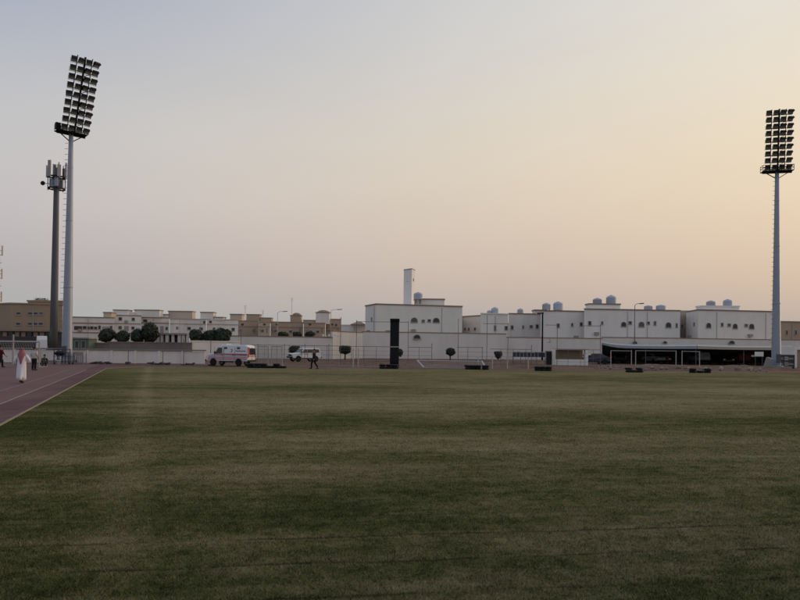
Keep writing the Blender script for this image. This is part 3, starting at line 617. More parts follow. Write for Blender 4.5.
pw = pwall('panel_wall', 'low grey white concrete panel wall behind the left end of the track', [((-60, 63), (206, 66), 348.2)], 'panel', 'conc', 0.2, 2.4)
pwall('dark_wall', 'dark grey rough wall behind the low panel wall below the tan building', [((-60, 80), (76, 81.4), 336.5)], 'dgrey', 'dgrey')
pwall('block_wall', 'grey brown low wall just behind the panel wall under the round trees', [((76, 75.4), (108, 76), 343.4), ((108, 76.1), (192, 78), 342.6)], 'gbrown', 'gbrown', 0.3)
pwall('white_wall', 'plain white wall behind the ambulance joining the long boundary wall', [((192, 78.3), (240, 82), 341.6)], 'wallw', 'white2', 0.3)
bw = pwall('boundary_wall', 'long white boundary wall with brown coping running behind the dirt strip',
      [((226, 92), (332, 96), 336.2), ((332, 96.5), (362, 105), 331.5), ((362, 106), (506, 110), 332.0), ((506, 112), (602, 114), 337.6), ((602, 114.4), (700, 115.6), 337.6), ((700, 116), (830, 118), 339.0)], 'wallw', 'brown', 0.3)
mb = MB(bw.location)                                   # raised parapet blocks of the wall near the pickup
for k in range(7): mb = MB(bw.location); p = 322.5 + k * 2.9; mb.box(X(p, 95.6), X(p, 95.6) + 0.24, 95.3, 95.6, Z(p, 336.2, 95.6) - 0.05, Z(p, 334.2 + (k % 2) * 1.3, 95.6)); mb.build('finial', M['white'], bw)
for px, y, w, hgt, d in ((417, 336.8, 6.2, 3.6, 107.3), (634.5, 342.6, 4.0, 2.2, 114.4), (664.6, 342.4, 3.4, 2.0, 115), (731.3, 342.3, 5.0, 2.8, 116.3), (548.5, 340.4, 2, 2.2, 113)):
    window(bw, bw.location, (X(px, d), d - 0.20, Z(px, y, d)), (1, 0.02, 0), (0.02, -1, 0), w * d / F, hgt * d / F, 'arch')

# ---- rooftop water tanks
GTK = 'round water tanks on the villa roofs'
def tank(label, px, y0, y1, D, wpx, m='tank'):
    r = wpx / 2 * D / F; z0, z1 = Z(px, y0, D), Z(px, y1, D); H = z1 - z0
    t = thing('water_tank', label, 'water tank', (X(px, D), D, z0), random.random(), GTK)
    prof = [(r * .93, 0.0)]
    for k in range(5): zz = H * (0.04 + k * 0.145); prof += [(r * .93, zz), (r, zz + H * .03), (r, zz + H * .10), (r * .93, zz + H * .13)]
    prof += [(r * .80, H * .86), (r * .50, H * .94), (r * .30, H * .96)]
    MB().lathe(prof, n=16).build('shell', M[m], t, True)
    MB().lathe([(r * .26, H * .95), (r * .28, H * .97), (r * .28, H * 1.0), (r * .1, H * 1.02)], n=12).build('lid', M[m], t)
    for a in (0.7, 2.3, 3.9, 5.4):
        mb = MB(); mb.box(math.cos(a) * r * .7 - .08, math.cos(a) * r * .7 + .08, math.sin(a) * r * .7 - .08, math.sin(a) * r * .7 + .08, -0.9, 0.005); mb.build('leg', M['conc'], t)
tank('pale blue water tank beside the square tower', 417.6, 299.2, 292.2, 123, 9.2)
tank('small round white tank at the left end of the narrow villa roof', 489.2, 314.5, 310.2, 127, 5.2)
tank('larger round white tank on the narrow villa next to a smaller one', 494.6, 314, 307.2, 127, 7.4)
tank('single round tank on the villa with the curved raised parapet', 520, 314, 308.6, 131, 6.4, 'tankg')
tank('grey tank, left one of the close pair on the stepped roof', 546, 309.5, 303, 126, 8.4, 'tankg')
tank('wide pale tank, right one of the close pair on the stepped roof', 557.8, 310, 301.6, 126, 9.8)
tank('left grey tank on the roof room of the broad lamp post villa', 597, 304.4, 298, 125, 9, 'tankg')
tank('round dome like tank topping the roof room of the broad lamp post villa', 610.8, 304.4, 295.2, 125, 10)
tank('low tank, left one of the pair on the flat right half roof', 648, 309.5, 305.4, 126, 8.4, 'tankg')
tank('low tank, right one of the pair on the flat right half roof', 660.6, 309.5, 304.8, 126, 9.6, 'tank')
tank('left grey tank on the villa beside the right floodlight mast', 710.6, 306.6, 300.6, 125, 8.8, 'tankg')
tank('right round tank on the villa beside the right floodlight mast', 727.4, 306.6, 299.2, 125, 8.8)

# ------------------------------------------------------------------ floodlight masts
def lamp_mesh():
    mb = MB()                                          # local: x along the row, y forwards, z up
    w, h = 0.255, 0.28
    mb.add([(-w, 0.16, -h), (w, 0.16, -h), (w, 0.16, h), (-w, 0.16, h), (-w * .8, -0.16, -h * .8), (w * .8, -0.16, -h * .8), (w * .8, -0.16, h * .7), (-w * .8, -0.16, h * .7)],
           [(4, 5, 1, 0), (5, 6, 2, 1), (6, 7, 3, 2), (7, 4, 0, 3), (4, 7, 6, 5)])
    mb.add([(-w, 0.162, h), (w, 0.162, h), (w, 0.42, h * .65), (-w, 0.42, h * .65), (-w, 0.162, -h * .2), (w, 0.162, -h * .2)], [(0, 1, 2, 3), (0, 3, 4), (1, 5, 2)])   # visor
    mb.box(-0.14, 0.14, -0.34, -0.163, -0.10, 0.10)    # rear lamp cap
    mb.box(-w - 0.025, -w - 0.005, -0.03, 0.03, -h * 1.25, 0.05); mb.box(w + 0.005, w + 0.025, -0.03, 0.03, -h * 1.25, 0.05); mb.box(-w - 0.025, w + 0.025, -0.03, 0.03, -h * 1.35, -h * 1.25)   # yoke
    mb.cur = 1; mb.add([(-w * .92, 0.150, -h * .92), (w * .92, 0.150, -h * .92), (w * .92, 0.150, h * .92), (-w * .92, 0.150, h * .92)], [(0, 1, 2, 3)])
    me = mb.mesh('floodlight'); me.materials.append(M['lampb']); me.materials.append(M['lens'])
    return me
LAMP = lamp_mesh()
def mast(label, px, D, zp, r0, r1, theta, beta, sp, rs, offs, rows=9, plat=1.65, extra=()):
    t = thing('floodlight_mast', label, 'floodlight mast', (X(px, D), D, 0), 0, 'tall floodlight masts of the stadium')
    MB().lathe([(r0, 0), (r0 * .97, 1.0)] + [(r0 + (r1 - r0) * k / 10, zp * k / 10) for k in range(1, 11)], n=16).build('pole', M['galv'], t, True)
    MB().lathe([(r0 * 1.45, 0.30), (r0 * 1.45, 0.38), (r0 * 1.02, 0.40)], n=16).build('base_flange', M['galv'], t)
    MB().box(-1.15, 1.15, -1.15, 1.15, 0, 0.30).build('footing', M['conc'], t)
    for k in (0.33, 0.62, 0.85):
        rr = r0 + (r1 - r0) * k; MB().lathe([(rr * 1.01, zp * k - 0.1), (rr * 1.06, zp * k), (rr * 1.01, zp * k + 0.1)], n=16).build('collar', M['galv'], t)
    mb = MB()                                          # climbing rungs up the left side
    for k in range(int((zp - 3) / 0.55)):
        z = 3 + k * 0.55; rr = r0 + (r1 - r0) * z / zp
        mb.bar((-rr, -0.1, z), (-rr - 0.30, -0.1, z), 0.03)
    mb.build('climbing_rungs', M['galvd'], t)
    MB().box(-r0 * .45, r0 * .45, -r0 - 0.06, -r0 + 0.1, 0.7, 1.7).build('service_hatch', M['galvd'], t)
    # platform with railing
    r = Vector((math.cos(theta), math.sin(theta), 0)); n = Vector((math.sin(theta), -math.cos(theta), 0)); up = Vector((0, 0, 1))
    u = (up * math.cos(beta) + n * math.sin(beta)).normalized(); nn = r.cross(u) * -1
    if nn.dot(n) < 0: nn = -nn
    pc = Vector((0, 0, zp)); mb = MB(); mb.obox(pc, r * plat, n * 0.5, up * 0.04); mb.obox(pc - up * 0.16, r * plat * .96, n * 0.06, up * 0.07); mb.obox(pc - up * 0.16, r * 0.06, n * 0.45, up * 0.07)
    for a in (-1, 1): mb.bar(pc + r * a * plat * .8 - up * .08, pc - up * 0.9, 0.08)
    pf = mb.build('platform', M['black'], t)
    mb = MB()
    for sgn in (-1, 1):
        for zz in (0.35, 0.65): mb.bar(pc + n * 0.48 * sgn - r * plat + up * zz, pc + n * 0.48 * sgn + r * plat + up * zz, 0.04)
        for k in range(6): q = pc + n * 0.48 * sgn + r * plat * (k / 2.5 - 1); mb.bar(q, q + up * 0.65, 0.04)
        for zz in (0.35, 0.65): mb.bar(pc + r * plat * sgn - n * 0.48 + up * zz, pc + r * plat * sgn + n * 0.48 + up * zz, 0.04)
    mb.build('railing', M['black'], pf)
    mb = MB(); o = pc + Vector(offs); top = rows * rs + 0.1
    mb.bar(o, o + u * top, 0.15)
    for a in (-1.0, 1.0): mb.bar(o + r * a * sp - nn * 0.1, o + r * a * sp + u * top - nn * 0.1, 0.07)
    for k in range(rows): c = o + u * (0.25 + rs * k); mb.bar(c - r * sp * 1.75 - nn * 0.12, c + r * sp * 1.75 - nn * 0.12, 0.05)
    for k in range(0, rows - 1, 2): c = o + u * (0.25 + rs * k); mb.bar(c - r * sp - nn * .12, c + r * sp + u * rs - nn * .12, 0.045)
    mb.bar(pc, o + u * 0.3, 0.22)
    mb.build('head_frame', M['lampb'], t)
    tilt = Matrix.Rotation(R(-30), 4, 'X')
    for k in range(rows):
        for j in range(4):
            c = o + u * (0.25 + rs * k + 0.26) + r * sp * (j - 1.5) + nn * 0.10
            Mx = Matrix((( r.x, n.x, 0, c.x), (r.y, n.y, 0, c.y), (r.z, n.z, 1, c.z), (0, 0, 0, 1)))
            ob = link('floodlight', LAMP, t); ob.matrix_local = Mx @ Matrix.Rotation(random.uniform(-.16, .16) + (j - 1.5) * -0.10, 4, 'Z') @ tilt
    for ex, ez in extra:
        MB().obox(pc + r * ex + up * ez, r * 0.22, n * 0.25, up * 0.3).build('control_box', M['lampb'], t)
    return t
mast('left floodlight mast, bluish grey pole with a leaning black lamp rack', 67.2, 63, 22.7, 0.50, 0.20, R(42), R(27), 0.66, 0.80, (0.30, 0.02, 0.0), plat=1.36, extra=((-1.2, 0.45),))
mast('right floodlight mast, straight grey pole with an upright grid of lamps', 776.2, 74, 22.9, 0.50, 0.21, R(-12), R(4), 0.755, 0.775, (0.0, -0.1, 0.0), plat=1.62)

# ---- telecom monopole
tm = thing('telecom_mast', 'slimmer dark grey telecom mast with panel antennas left of the floodlight mast', 'telecom mast', (X(53.6, 76), 76, 0))
zt = Z(57, 164, 76)
MB().lathe([(0.44, 0), (0.40, 8), (0.30, zt - 3.2), (0.26, zt - 0.4)], n=14).build('pole', M['galvd'], tm, True)
for zz, rr in ((zt - 1.5, 0.95), (zt - 2.9, 0.95)):
    mb = MB()
    for k in range(6):
        a, b = k * math.pi / 3, (k + 1) * math.pi / 3; mb.bar((rr * math.cos(a), rr * math.sin(a), zz), (rr * math.cos(b), rr * math.sin(b), zz), 0.13)
        mb.bar((0, 0, zz), (rr * math.cos(a), rr * math.sin(a), zz), 0.06)
    mb.build('antenna_ring', M['lampb'], tm)
for k in range(6):
    a = k * math.pi / 3 + 0.2; c, s_n = math.cos(a), math.sin(a); big = k % 2 == 0
    mb = MB(); mb.obox((c * 1.05, s_n * 1.05, zt - (0.7 if big else 0.9)), (-s_n * .19, c * .19, 0), (c * .07, s_n * .07, 0), (0, 0, 0.95 if big else 0.7)); an = mb.build('panel_antenna', M['tankg'] if k in (0, 3) else M['wframe'], tm)
    mb = MB(); mb.bar((c * .95, s_n * .95, zt - 3.1), (c * .95, s_n * .95, zt + 0.1), 0.07); mb.build('bracket', M['lampb'], an)
for k in range(3):
    a = k * 2.1 + 1; mb = MB(); mb.obox((math.cos(a) * .6, math.sin(a) * .6, zt - 2.2), (.2, 0, 0), (0, .12, 0), (0, 0, .5)); mb.build('radio_unit', M['galv'], tm)
mb = MB(); mb.lathe([(0.05, -.05), (0.26, 0), (0.26, .10), (0.1, .16)], (-1.5, -.2, zt - 2.3), 12, Matrix.Rotation(R(90), 3, 'X')); mb.bar((-1.5, -.1, zt - 2.3), (0, 0, zt - 2.3), .06); mb.build('dish', M['lampb'], tm)
t2 = thing('telecom_mast', 'telecom mast with panels coloured as yellow-lit, cut off by the left picture edge', 'telecom mast', (X(-3.2, 140), 140, 0))
z2 = Z(0, 244, 140); MB().lathe([(0.5, 0), (0.25, z2)], n=10).build('pole', M['galvd'], t2)
for zz in (z2 - 1.4, z2 - 6.5, z2 - 11.5):
    for k in range(3):
        a = k * 2.094 + 0.1; mb = MB(); mb.obox((math.cos(a) * .8, math.sin(a) * .8, zz), (-math.sin(a) * .18, math.cos(a) * .18, 0), (math.cos(a) * .08, math.sin(a) * .08, 0), (0, 0, 1.1)); mb.bar((0, 0, zz), (math.cos(a) * .8, math.sin(a) * .8, zz), .08); mb.build('panel_antenna', M['cream'] if k == 0 else M['wframe'], t2)  # panel on the sun side is cream, warm light put into its colour
for k in range(8): MB().box(0.2, 0.75, -0.05, 0.05, 9 + k * 1.7, 9.08 + k * 1.7).build('step_bracket', M['galvd'], t2)

# ------------------------------------------------------------------ lamps, fences, posts
def street_lamp(label, px, D, yb, yt, arm, m='pole', double=False):
    t = thing('street_lamp', label, 'street lamp', (X(px, D), D, 0), 0, 'thin street lamps'); h = Z(px, yt, D)
    MB().lathe([(0.12, 0), (0.10, 1.2), (0.07, h * .6), (0.05, h)], n=8).build('pole', M[m], t, True)
    mb = MB(); mb.tube([(0, 0, h - 0.05), (arm * .3, 0, h + .22), (arm, 0, h + .30)], 0.045, 6); mb.build('arm', M[m], t)
    mb = MB(); mb.obox((arm * 1.18, 0, h + .28), (abs(arm) * .25 + .12, 0, .03 * (1 if arm > 0 else -1)), (0, .14, 0), (0, 0, .07)); mb.build('lamp_head', M['lampb'], t, bevel=0.03)
    return t
street_lamp('tall slender street lamp rising in front of the broad villa', 634.6, 100, 345, 305.2, 0.9)
street_lamp('street lamp with its arm to the right above the sand houses', 277.2, 140, 335, 312.6, 1.4, 'tankg')
street_lamp('street lamp with its arm to the right near the domed roof rooms', 330.6, 140, 335, 310.6, 1.6, 'tankg')
bl = thing('lamp_post', 'thick black lamp post in front of the curved parapet villa', 'lamp post', (X(542.4, 104), 104, 0)); h = Z(542.4, 313.6, 104)
MB().lathe([(0.16, 0), (0.14, 1), (0.12, h)], n=10).build('pole', M['black'], bl, True)
mb = MB(); mb.obox((-0.35, 0, h + .05), (.5, 0, .04), (0, .15, 0), (0, 0, .1)); mb.build('lamp_head', M['black'], bl)
for px, yt, lab in ((291.4, 297.5, 'thin bare aerial mast above the sand houses'), (244.8, 305, 'short thin aerial on the roofs left of the sand houses'), (262.6, 310, 'shortest thin aerial above the ochre house front')):
    t = thing('aerial_mast', lab, 'aerial', (X(px, 190), 190, 0)); h = Z(px, yt, 190)
    MB().tube([(0, 0, 0), (0, 0, h)], [0.07, 0.05], 6).build('pole', M['tankg'], t)
    mb = MB()
    for k in range(3): mb.bar((-.5 + k * .1, 0, h - .3 - k * .4), (.5 - k * .1, 0, h - .3 - k * .4), .05)
    mb.build('crossbars', M['tankg'], t)

def fence(name, label, D, posts, rails, m='pole', r=0.032, wires=()):
    """posts: (px, y top); rails: (px0, px1, y)"""
    t = thing(name, label, 'fence', (X(posts[0][0], D), D, 0)); off = t.location
    for px, y in posts:
        mb = MB(off); z = Z(px, y, D); mb.tube([(X(px, D), D, 0), (X(px, D), D, z)], r, 7); mb.lathe([(r * 1.5, z - .02), (r * 1.5, z + .05), (.01, z + .1)], (X(px, D), D, 0), 7); mb.build('post', M[m], t)
    for a, b, y in rails:
        k = a + 11.0
        while k < b - 4 and y > 340:
            mb = MB(off); mb.tube([(X(k, D), D, 0), (X(k, D), D, Z(k, y + ROLL * (k - a), D))], r * .75, 6); mb.build('post', M[m], t); k += 12.5
        mb = MB(off); mb.bar((X(a, D), D - .06, Z(a, y, D)), (X(b, D), D - .06, Z(b, y + ROLL * (b - a), D)), r * 1.6); mb.build('rail', M[m], t)
    for a, b, z in wires:
        mb = MB(off); mb.bar((X(a, D), D - .05, z), (X(b, D), D - .05, z), 0.022); mb.build('wire', M[m], t)
    return t
W_ = lambda a, b, zs: [(a, b, z) for z in zs]
fence('chain_link_fence', 'brown tube fence with a low rail running behind the ambulance and car', 73, [(241, 330), (258, 345), (284.6, 345), (305, 345), (329, 345), (340.6, 318)], [(241, 340.6, 344.8)], wires=W_(241, 340, (0.5, 1.0, 1.5)))
fence('chain_link_fence', 'tall brown tube fence framing the tall black cabinet', 74, [(356.4, 321.4), (390.6, 346.6), (408.2, 322), (432, 344.2), (356.4, 321)], [(340.6, 391, 346.2), (356.4, 408.2, 321.6), (408.2, 432, 347.2)], wires=W_(341, 432, (0.5, 1.0, 1.5)))
fence('chain_link_fence', 'brown tube fence stepping up behind the lying white goal', 75, [(458.3, 319.6), (482.4, 347.6), (487, 316), (508, 323.8), (531.6, 345.8)], [(457, 483, 347.2), (483, 508, 323.6), (490, 531.6, 349.0)], wires=W_(457, 531, (0.5, 1.0, 1.5)))
fence('chain_link_fence', 'brown tube fence in front of the beige backed shelter', 75, [(557.2, 324.8), (600.4, 325.4)], [(545, 557.2, 325), (583, 600.4, 325.8), (557.2, 600.4, 349.4)], wires=W_(557, 600, (0.5, 1.0, 1.5)))
for i, (px, yt) in enumerate(((128.6, 339.6), (163.2, 341), (184, 338.6), (211, 340.5))):
    t = thing('fence_post', ('thin dark post with a block foot at the left of the panel wall', 'thin dark post below the gap between the tree clusters', 'thin dark post left of the ambulance by the panel wall', 'thin dark post standing right at the ambulance nose')[i], 'post', (X(px, 61.5), 61.5, 0), 0, 'thin posts before the panel wall')
    h = Z(px, yt, 61.5); MB().tube([(0, 0, 0.1), (0, 0, h)], 0.035, 7).build('pole', M['pole'], t); MB().box(-.2, .2, -.2, .2, 0, .25 if i == 0 else .1).build('foot', M['dgrey'], t)
t = thing('light_post', 'pale upright post behind the goal at far left', 'post', (X(13.4, 59), 59, 0)); h = Z(13.4, 334.4, 59)
MB().tube([(0, 0, 0.04), (0, 0, h)], 0.075, 8).build('pole', M['wframe'], t); MB().box(-.15, .15, -.15, .15, 0, .04).build('foot', M['galv'], t)
for i, (px, y0, D) in enumerate(((478.4, 357.5, 62), (492.6, 358, 62), (507.6, 357, 62), (528.5, 358, 62.5), (353.4, 348.5, 61), (358.6, 348.5, 61))):
    lab = ('short pale post just right of the lying goal crossbar', 'short pale post between the lying goal and the blue bench', 'short pale post before the left end of the blue bench', 'short pale post left of the shelter and tyres', 'left one of two close pale posts right of the clipped bush', 'right one of two close pale posts right of the clipped bush')[i]
    t = thing('pale_post', lab, 'post', (X(px, D), D, 0), 0, 'short pale posts on the dirt strip'); h = Z(px, y0, D)
    MB().tube([(0, 0, 0), (0, 0, h)], 0.05, 7).build('pole', M['polew'], t); MB().lathe([(.06, h - .01), (.06, h + .03), (.02, h + .05)], n=7).build('cap', M['polew'], t)

# ------------------------------------------------------------------ goals
def netmesh(mb, quad, nu, nv, w=0.012):
    a, b, c, d = map(Vector, quad)
    for i in range(nu + 1): mb.bar(a.lerp(b, i / nu), d.lerp(c, i / nu), w)
    for j in range(nv + 1): mb.bar(a.lerp(d, j / nv), b.lerp(c, j / nv), w)
g = thing('football_goal', 'white goal frame at the far left behind the walking man', 'goal', (X(39.5, 52), 52, 0)); h = Z(20, 341.6, 52)
for nm, p, q, r in (('post', (0, 0, 0), (0, 0, h), .055), ('post', (-5, 0.3, 0), (-5, 0.3, h), .055), ('crossbar', (0.06, 0, h), (-5.06, 0.3, h), .06)):
    MB().tube([p, q], r, 8).build(nm, M['polew'] if nm == 'crossbar' else M['wframe'], g)
MB().bar((0, 0, .04), (0, 1.3, .04), .06).build('ground_bar', M['wframe'], g)
mb = MB(); netmesh(mb, ((0, 1.3, 0), (-5, 1.6, 0), (-5, 0.3, h), (0, 0, h)), 24, 12, .009); mb.build('net', M['net'], g)
g = thing('football_goal', 'white goal lying tipped over on the dirt in the middle distance', 'goal', (X(424, 60.5), 60.5, 0))
xl, xr = X(417.5, 62.5) - g.location.x, X(482, 62.5) - g.location.x; h = Z(450, 361, 62.5); fl, fr = X(424.4, 60.5) - g.location.x, X(486.6, 60.5) - g.location.x
MB().tube([(xl, 2, h), (xr, 2, h)], .055, 8).build('crossbar', M['polew'], g)
MB().tube([(xl, 2, h), (fl, 0, .06)], .085, 8).build('post', M['polew'], g); MB().tube([(xr, 2, h), (fr, 0, .06)], .085, 8).build('post', M['polew'], g)
MB().tube([(fl, 0, .06), (fr, 0, .06)], .035, 8).build('ground_bar', M['wframe'], g)
MB().tube([(xl, 2, h), (xl, 2.1, 0)], .03, 8).build('strut', M['wframe'], g); MB().tube([(xr, 2, h), (xr, 2.1, 0)], .03, 8).build('strut', M['wframe'], g)
mb = MB(); netmesh(mb, ((xl, 2.0, h), (xr, 2.0, h), (fr, .0, .06), (fl, .0, .06)), 40, 10, .006); mb.build('net', M['net'], g)
for i, (pa, pb) in enumerate(((258.4, 268.6), (271.6, 282.4))):
    t = thing('training_goal', ('left one of two grey netted training goals beside the ambulance rear', 'right one of two grey netted training goals beside the ambulance rear')[i], 'goal', (X(pa, 63), 63, 0), 0, 'small netted training goals')
    w = X(pb, 63) - X(pa, 63); h = Z(pa, 346.4, 63)
    for nm, p, q in (('post', (0, 0, 0), (0, 0, h)), ('post', (w, 0, 0), (w, 0, h)), ('crossbar', (0, 0, h), (w, 0, h)), ('ground_bar', (0, .8, .03), (w, .8, .03)), ('ground_bar', (0, 0, .03), (0, .8, .03)), ('ground_bar', (w, 0, .03), (w, .8, .03))): MB().tube([p, q], .04, 7).build(nm, M['wframe'], t)
    mb = MB(); netmesh(mb, ((0, .8, 0), (w, .8, 0), (w, 0, h), (0, 0, h)), 14, 20, .014); mb.build('net', M['net'], t)

# ------------------------------------------------------------------ tall black cabinet
cb = thing('black_cabinet', 'tall narrow black cabinet standing upright on the dirt strip', 'cabinet', (X(394.6, 62), 62, 0)); h = Z(394.6, 318.6, 62); w = 4.5 / F * 62
MB().box(-w, w, 0, 0.7, 0.35, h - .28).build('case', M['black'], cb, bevel=0.06)
MB().box(-w - .03, w + .03, -.03, .73, h - .275, h).build('cap', M['black'], cb, bevel=0.05)
for k in range(4):
    MB().box(-w + .06 + k * (2 * w - .12) / 4 + .02, -w + .06 + (k + 1) * (2 * w - .12) / 4 - .02, -.035, -.003, .5, h - .4).build('slat', M['lampb'], cb)
MB().box(-w * 1.1, w * 1.1, -.1, .8, 0.05, .345).build('plinth', M['dgrey'], cb)
for s in (-1, 1): MB().bar((s * w * .8, -.45, .05), (s * w * .8, 1.1, .05), .1).build('skid', M['black'], cb)
MB().box(-w - .015, w + .015, -.05, -.036, Z(394.6, 346.8, 62) - .06, Z(394.6, 346.8, 62) + .05).build('band', M['wframe'], cb)

# ------------------------------------------------------------------ rows of tyres
def tyre_mesh():
    R0, r, hw = 0.22, 0.11, 0.10; prof = []
    for k in range(8): a = k * math.pi / 4 + math.pi / 8; prof.append((R0 + r * math.cos(a) * .95, hw * math.sin(a) * 1.05))
    n = 14; vs = []; fs = []
    for i in range(n):
        t = 2 * math.pi * i / n
        for rr, z in prof: vs.append((rr * math.cos(t), rr * math.sin(t), z + hw))
    for i in range(n):
        for k in range(8): a, b = i * 8 + k, i * 8 + (k + 1) % 8; c, d = ((i + 1) % n) * 8 + k, ((i + 1) % n) * 8 + (k + 1) % 8; fs.append((a, b, d, c))
    me = bpy.data.meshes.new('tyre'); me.from_pydata(vs, [], fs); me.materials.append(M['rubber'])
    for p in me.polygons: p.use_smooth = True
    return me
TY = tyre_mesh()
def tyres(pa, pb, D, where, layers=2):
    x0, x1 = X(pa, D) + .3, X(pb, D) - .3; n = max(2, round((x1 - x0) / 0.60) + 1)
    for i in range(n):
        for l in range(layers):
            if l == layers - 1 and random.random() < .12: continue
            o = link('tyre', TY); o.location = (x0 + (x1 - x0) * i / (n - 1) + random.uniform(-.05, .05), D + random.uniform(-.08, .08), 0.012 + l * .205)
            o.rotation_euler = (random.uniform(-.03, .03), random.uniform(-.03, .03), random.random() * 3); tag(o, '%s black tyre, %s from left in %s' % ('lower' if l == 0 else 'upper', ('first', 'second', 'third', 'fourth', 'fifth', 'sixth', 'seventh', 'eighth')[i], where), 'tyre', 'black tyres lying along the field edge')
tyres(247.5, 287, 56.5, 'longest row, right of ambulance')
tyres(380, 398.5, 58.5, 'row at the black cabinet foot')
tyres(465, 481.5, 59.5, 'row inside the lying goal')
tyres(483, 489, 59.3, 'short heap beside the lying goal')
tyres(535, 552.5, 58, 'row left of the beige shelter')
tyres(625.5, 643.5, 57.2, 'row before the pale canopy posts')
tyres(689.5, 711.5, 57.8, 'rightmost row before the rubble')

# ------------------------------------------------------------------ vehicles
def wheel_meshes(r, w):
    n = 18
    def ring(prof):
        mb = MB(); mb.lathe(prof, (0, 0, 0), n, Matrix.Rotation(R(90), 3, 'X')); return mb
    ty = ring([(r * .55, -w / 2), (r * .93, -w / 2), (r, -w * .32), (r, w * .32), (r * .93, w / 2), (r * .55, w / 2)]).mesh('tyre'); ty.materials.append(M['rubber'])
    rm = ring([(r * .1, w * .53), (r * .45, w * .52), (r * .56, w * .56), (r * .58, w * .56), (r * .58, w * .3)]).mesh('rim'); rm.materials.append(M['rim'])
    return ty, rm
def vehicle(name, label, cat, loc, rz, prof, width, belt, paint, wheels, wr, side_glass, screens, group=None, doors=(), tum=0.88, extras=None):
    t = thing(name, label, cat, loc, rz, group); ztop = max(z for _, z in prof); hw = width / 2
    def half(z): return hw if z <= belt else hw * (1 - (1 - tum) * (z - belt) / (ztop - belt))
    mb = MB(); n = len(prof)
    vs = [(x, half(z), z) for x, z in prof] + [(x, -half(z), z) for x, z in prof]
    mb.add(vs, [tuple(range(n)), tuple(reversed(range(n, 2 * n)))] + [(i, (i + 1) % n, n + (i + 1) % n, n + i) for i in range(n)])
    mb.build('body', M[paint], t, bevel=0.05)
    for s in (1, -1):
        for q in side_glass:
            MB().prism([(x, s * (half(z) + .004), z) for x, z in q], (0, s * .012, 0)).build('side_window', M['glass'], t)
        for x0, x1, z0, z1 in doors:
            d = MB()
            for xx in (x0, x1): d.obox((xx, s * (hw + .004), (z0 + z1) / 2), (.012, 0, 0), (0, .006, 0), (0, 0, (z1 - z0) / 2))
            d = d.build('door_gap', M['dgrey'], t)
            MB().obox((x0 + .18, s * (hw + .022), belt - .10), (.09, 0, 0), (0, .018, 0), (0, 0, .018)).build('door_handle', M['lampb'], t)
        for wx in wheels:
            MB().prism([(wx + wr * 1.17 * math.cos(a), s * (hw + .003), wr + wr * 1.17 * math.sin(a)) for a in [k * math.pi / 10 - .25 for k in range(13)]], (0, s * .012, 0)).build('wheel_arch', M['black'], t)
            w = thing('wheel', None, None, (wx, s * (hw - .04), wr), 0 if s < 0 else math.pi); w.parent = t
            link('tyre', wheel_cache[wr][0], w); r_ = link('rim', wheel_cache[wr][1], w); r_.rotation_euler = (0, 0, math.pi)
        MB().obox((screens[0][0] - .12 if screens else 0, s * (hw + .10), belt + .16), (.05, 0, 0), (0, .09, 0), (0, 0, .10)).build('mirror', M['lampb'], t, bevel=.02)
    for (xa, za, xb, zb, nm) in screens:                # glass between two profile points
        nrm = Vector((zb - za, 0, -(xb - xa))).normalized(); nrm = nrm if nrm.x * (1 if xa > 0 else -1) > 0 else -nrm
        a, b = Vector((xa, 0, za)).lerp(Vector((xb, 0, zb)), .08), Vector((xa, 0, za)).lerp(Vector((xb, 0, zb)), .92)
        MB().prism([a + Vector((0, half(a.z) - .09, 0)) + nrm * .004, a - Vector((0, half(a.z) - .09, 0)) + nrm * .004, b - Vector((0, half(b.z) - .09, 0)) + nrm * .004, b + Vector((0, half(b.z) - .09, 0)) + nrm * .004], nrm * .012).build(nm, M['glass'], t)
    xf, xr = max(x for x, _ in prof), min(x for x, _ in prof); zl = prof[0][1]
    MB().box(xf - .02, xf + .13, -hw * .97, hw * .97, zl + .0, zl + .2).build('front_bumper', M['lampb'], t, bevel=.04)
    MB().box(xr - .12, xr + .02, -hw * .97, hw * .97, zl + .0, zl + .18).build('rear_bumper', M['lampb'], t, bevel=.04)
    MB().box(xf + .004, xf + .03, -hw * .52, hw * .52, zl + .27, zl + .48).build('grille', M['black'], t)
    for s in (1, -1):
        MB().box(xf - .02, xf + .035, s * hw * .78 - .15, s * hw * .78 + .15, zl + .27, zl + .46).build('headlight', M['lightl'], t, bevel=.02)
        MB().box(xr - .03, xr + .02, s * hw * .88 - .07, s * hw * .88 + .07, zl + .4, zl + .75).build('tail_light', M['redl'], t, bevel=.015)
        MB().obox((0, s * hw * .93, zl - .03), (.9, 0, 0), (0, .05, 0), (0, 0, .06)).build('side_skirt', M['black'], t)
    return t, half
wheel_cache = {r: wheel_meshes(r, .24) for r in (.37, .36, .32)}
AMB = [(-2.75, .48), (-2.80, 1.0), (-2.76, 1.9), (-2.60, 2.12), (-2.2, 2.17), (.75, 2.17), (1.10, 2.05), (1.62, 1.38), (2.45, 1.20), (2.68, 1.05), (2.74, .48)]
am, half = vehicle('ambulance', 'white ambulance van with a red side stripe parked before the panel wall', 'ambulance', (X(231, 61), 61, 0.0), R(167), AMB, 2.0, 1.22, 'carw', (1.72, -1.62), .37,
    [[(.98, 1.30), (1.50, 1.30), (1.12, 1.86), (.60, 1.86), (.60, 1.30)], [(-.05, 1.74), (.32, 1.74), (.32, 1.94), (-.05, 1.94)], [(-1.75, 1.74), (-1.35, 1.74), (-1.35, 1.94), (-1.75, 1.94)]],
    [(1.62, 1.38, 1.10, 2.05, 'windscreen'), (-2.80, 1.1, -2.76, 1.9, 'rear_window')], doors=((.45, 1.55, .6, 2.0), (-1.1, .3, .6, 1.9)), tum=.90)
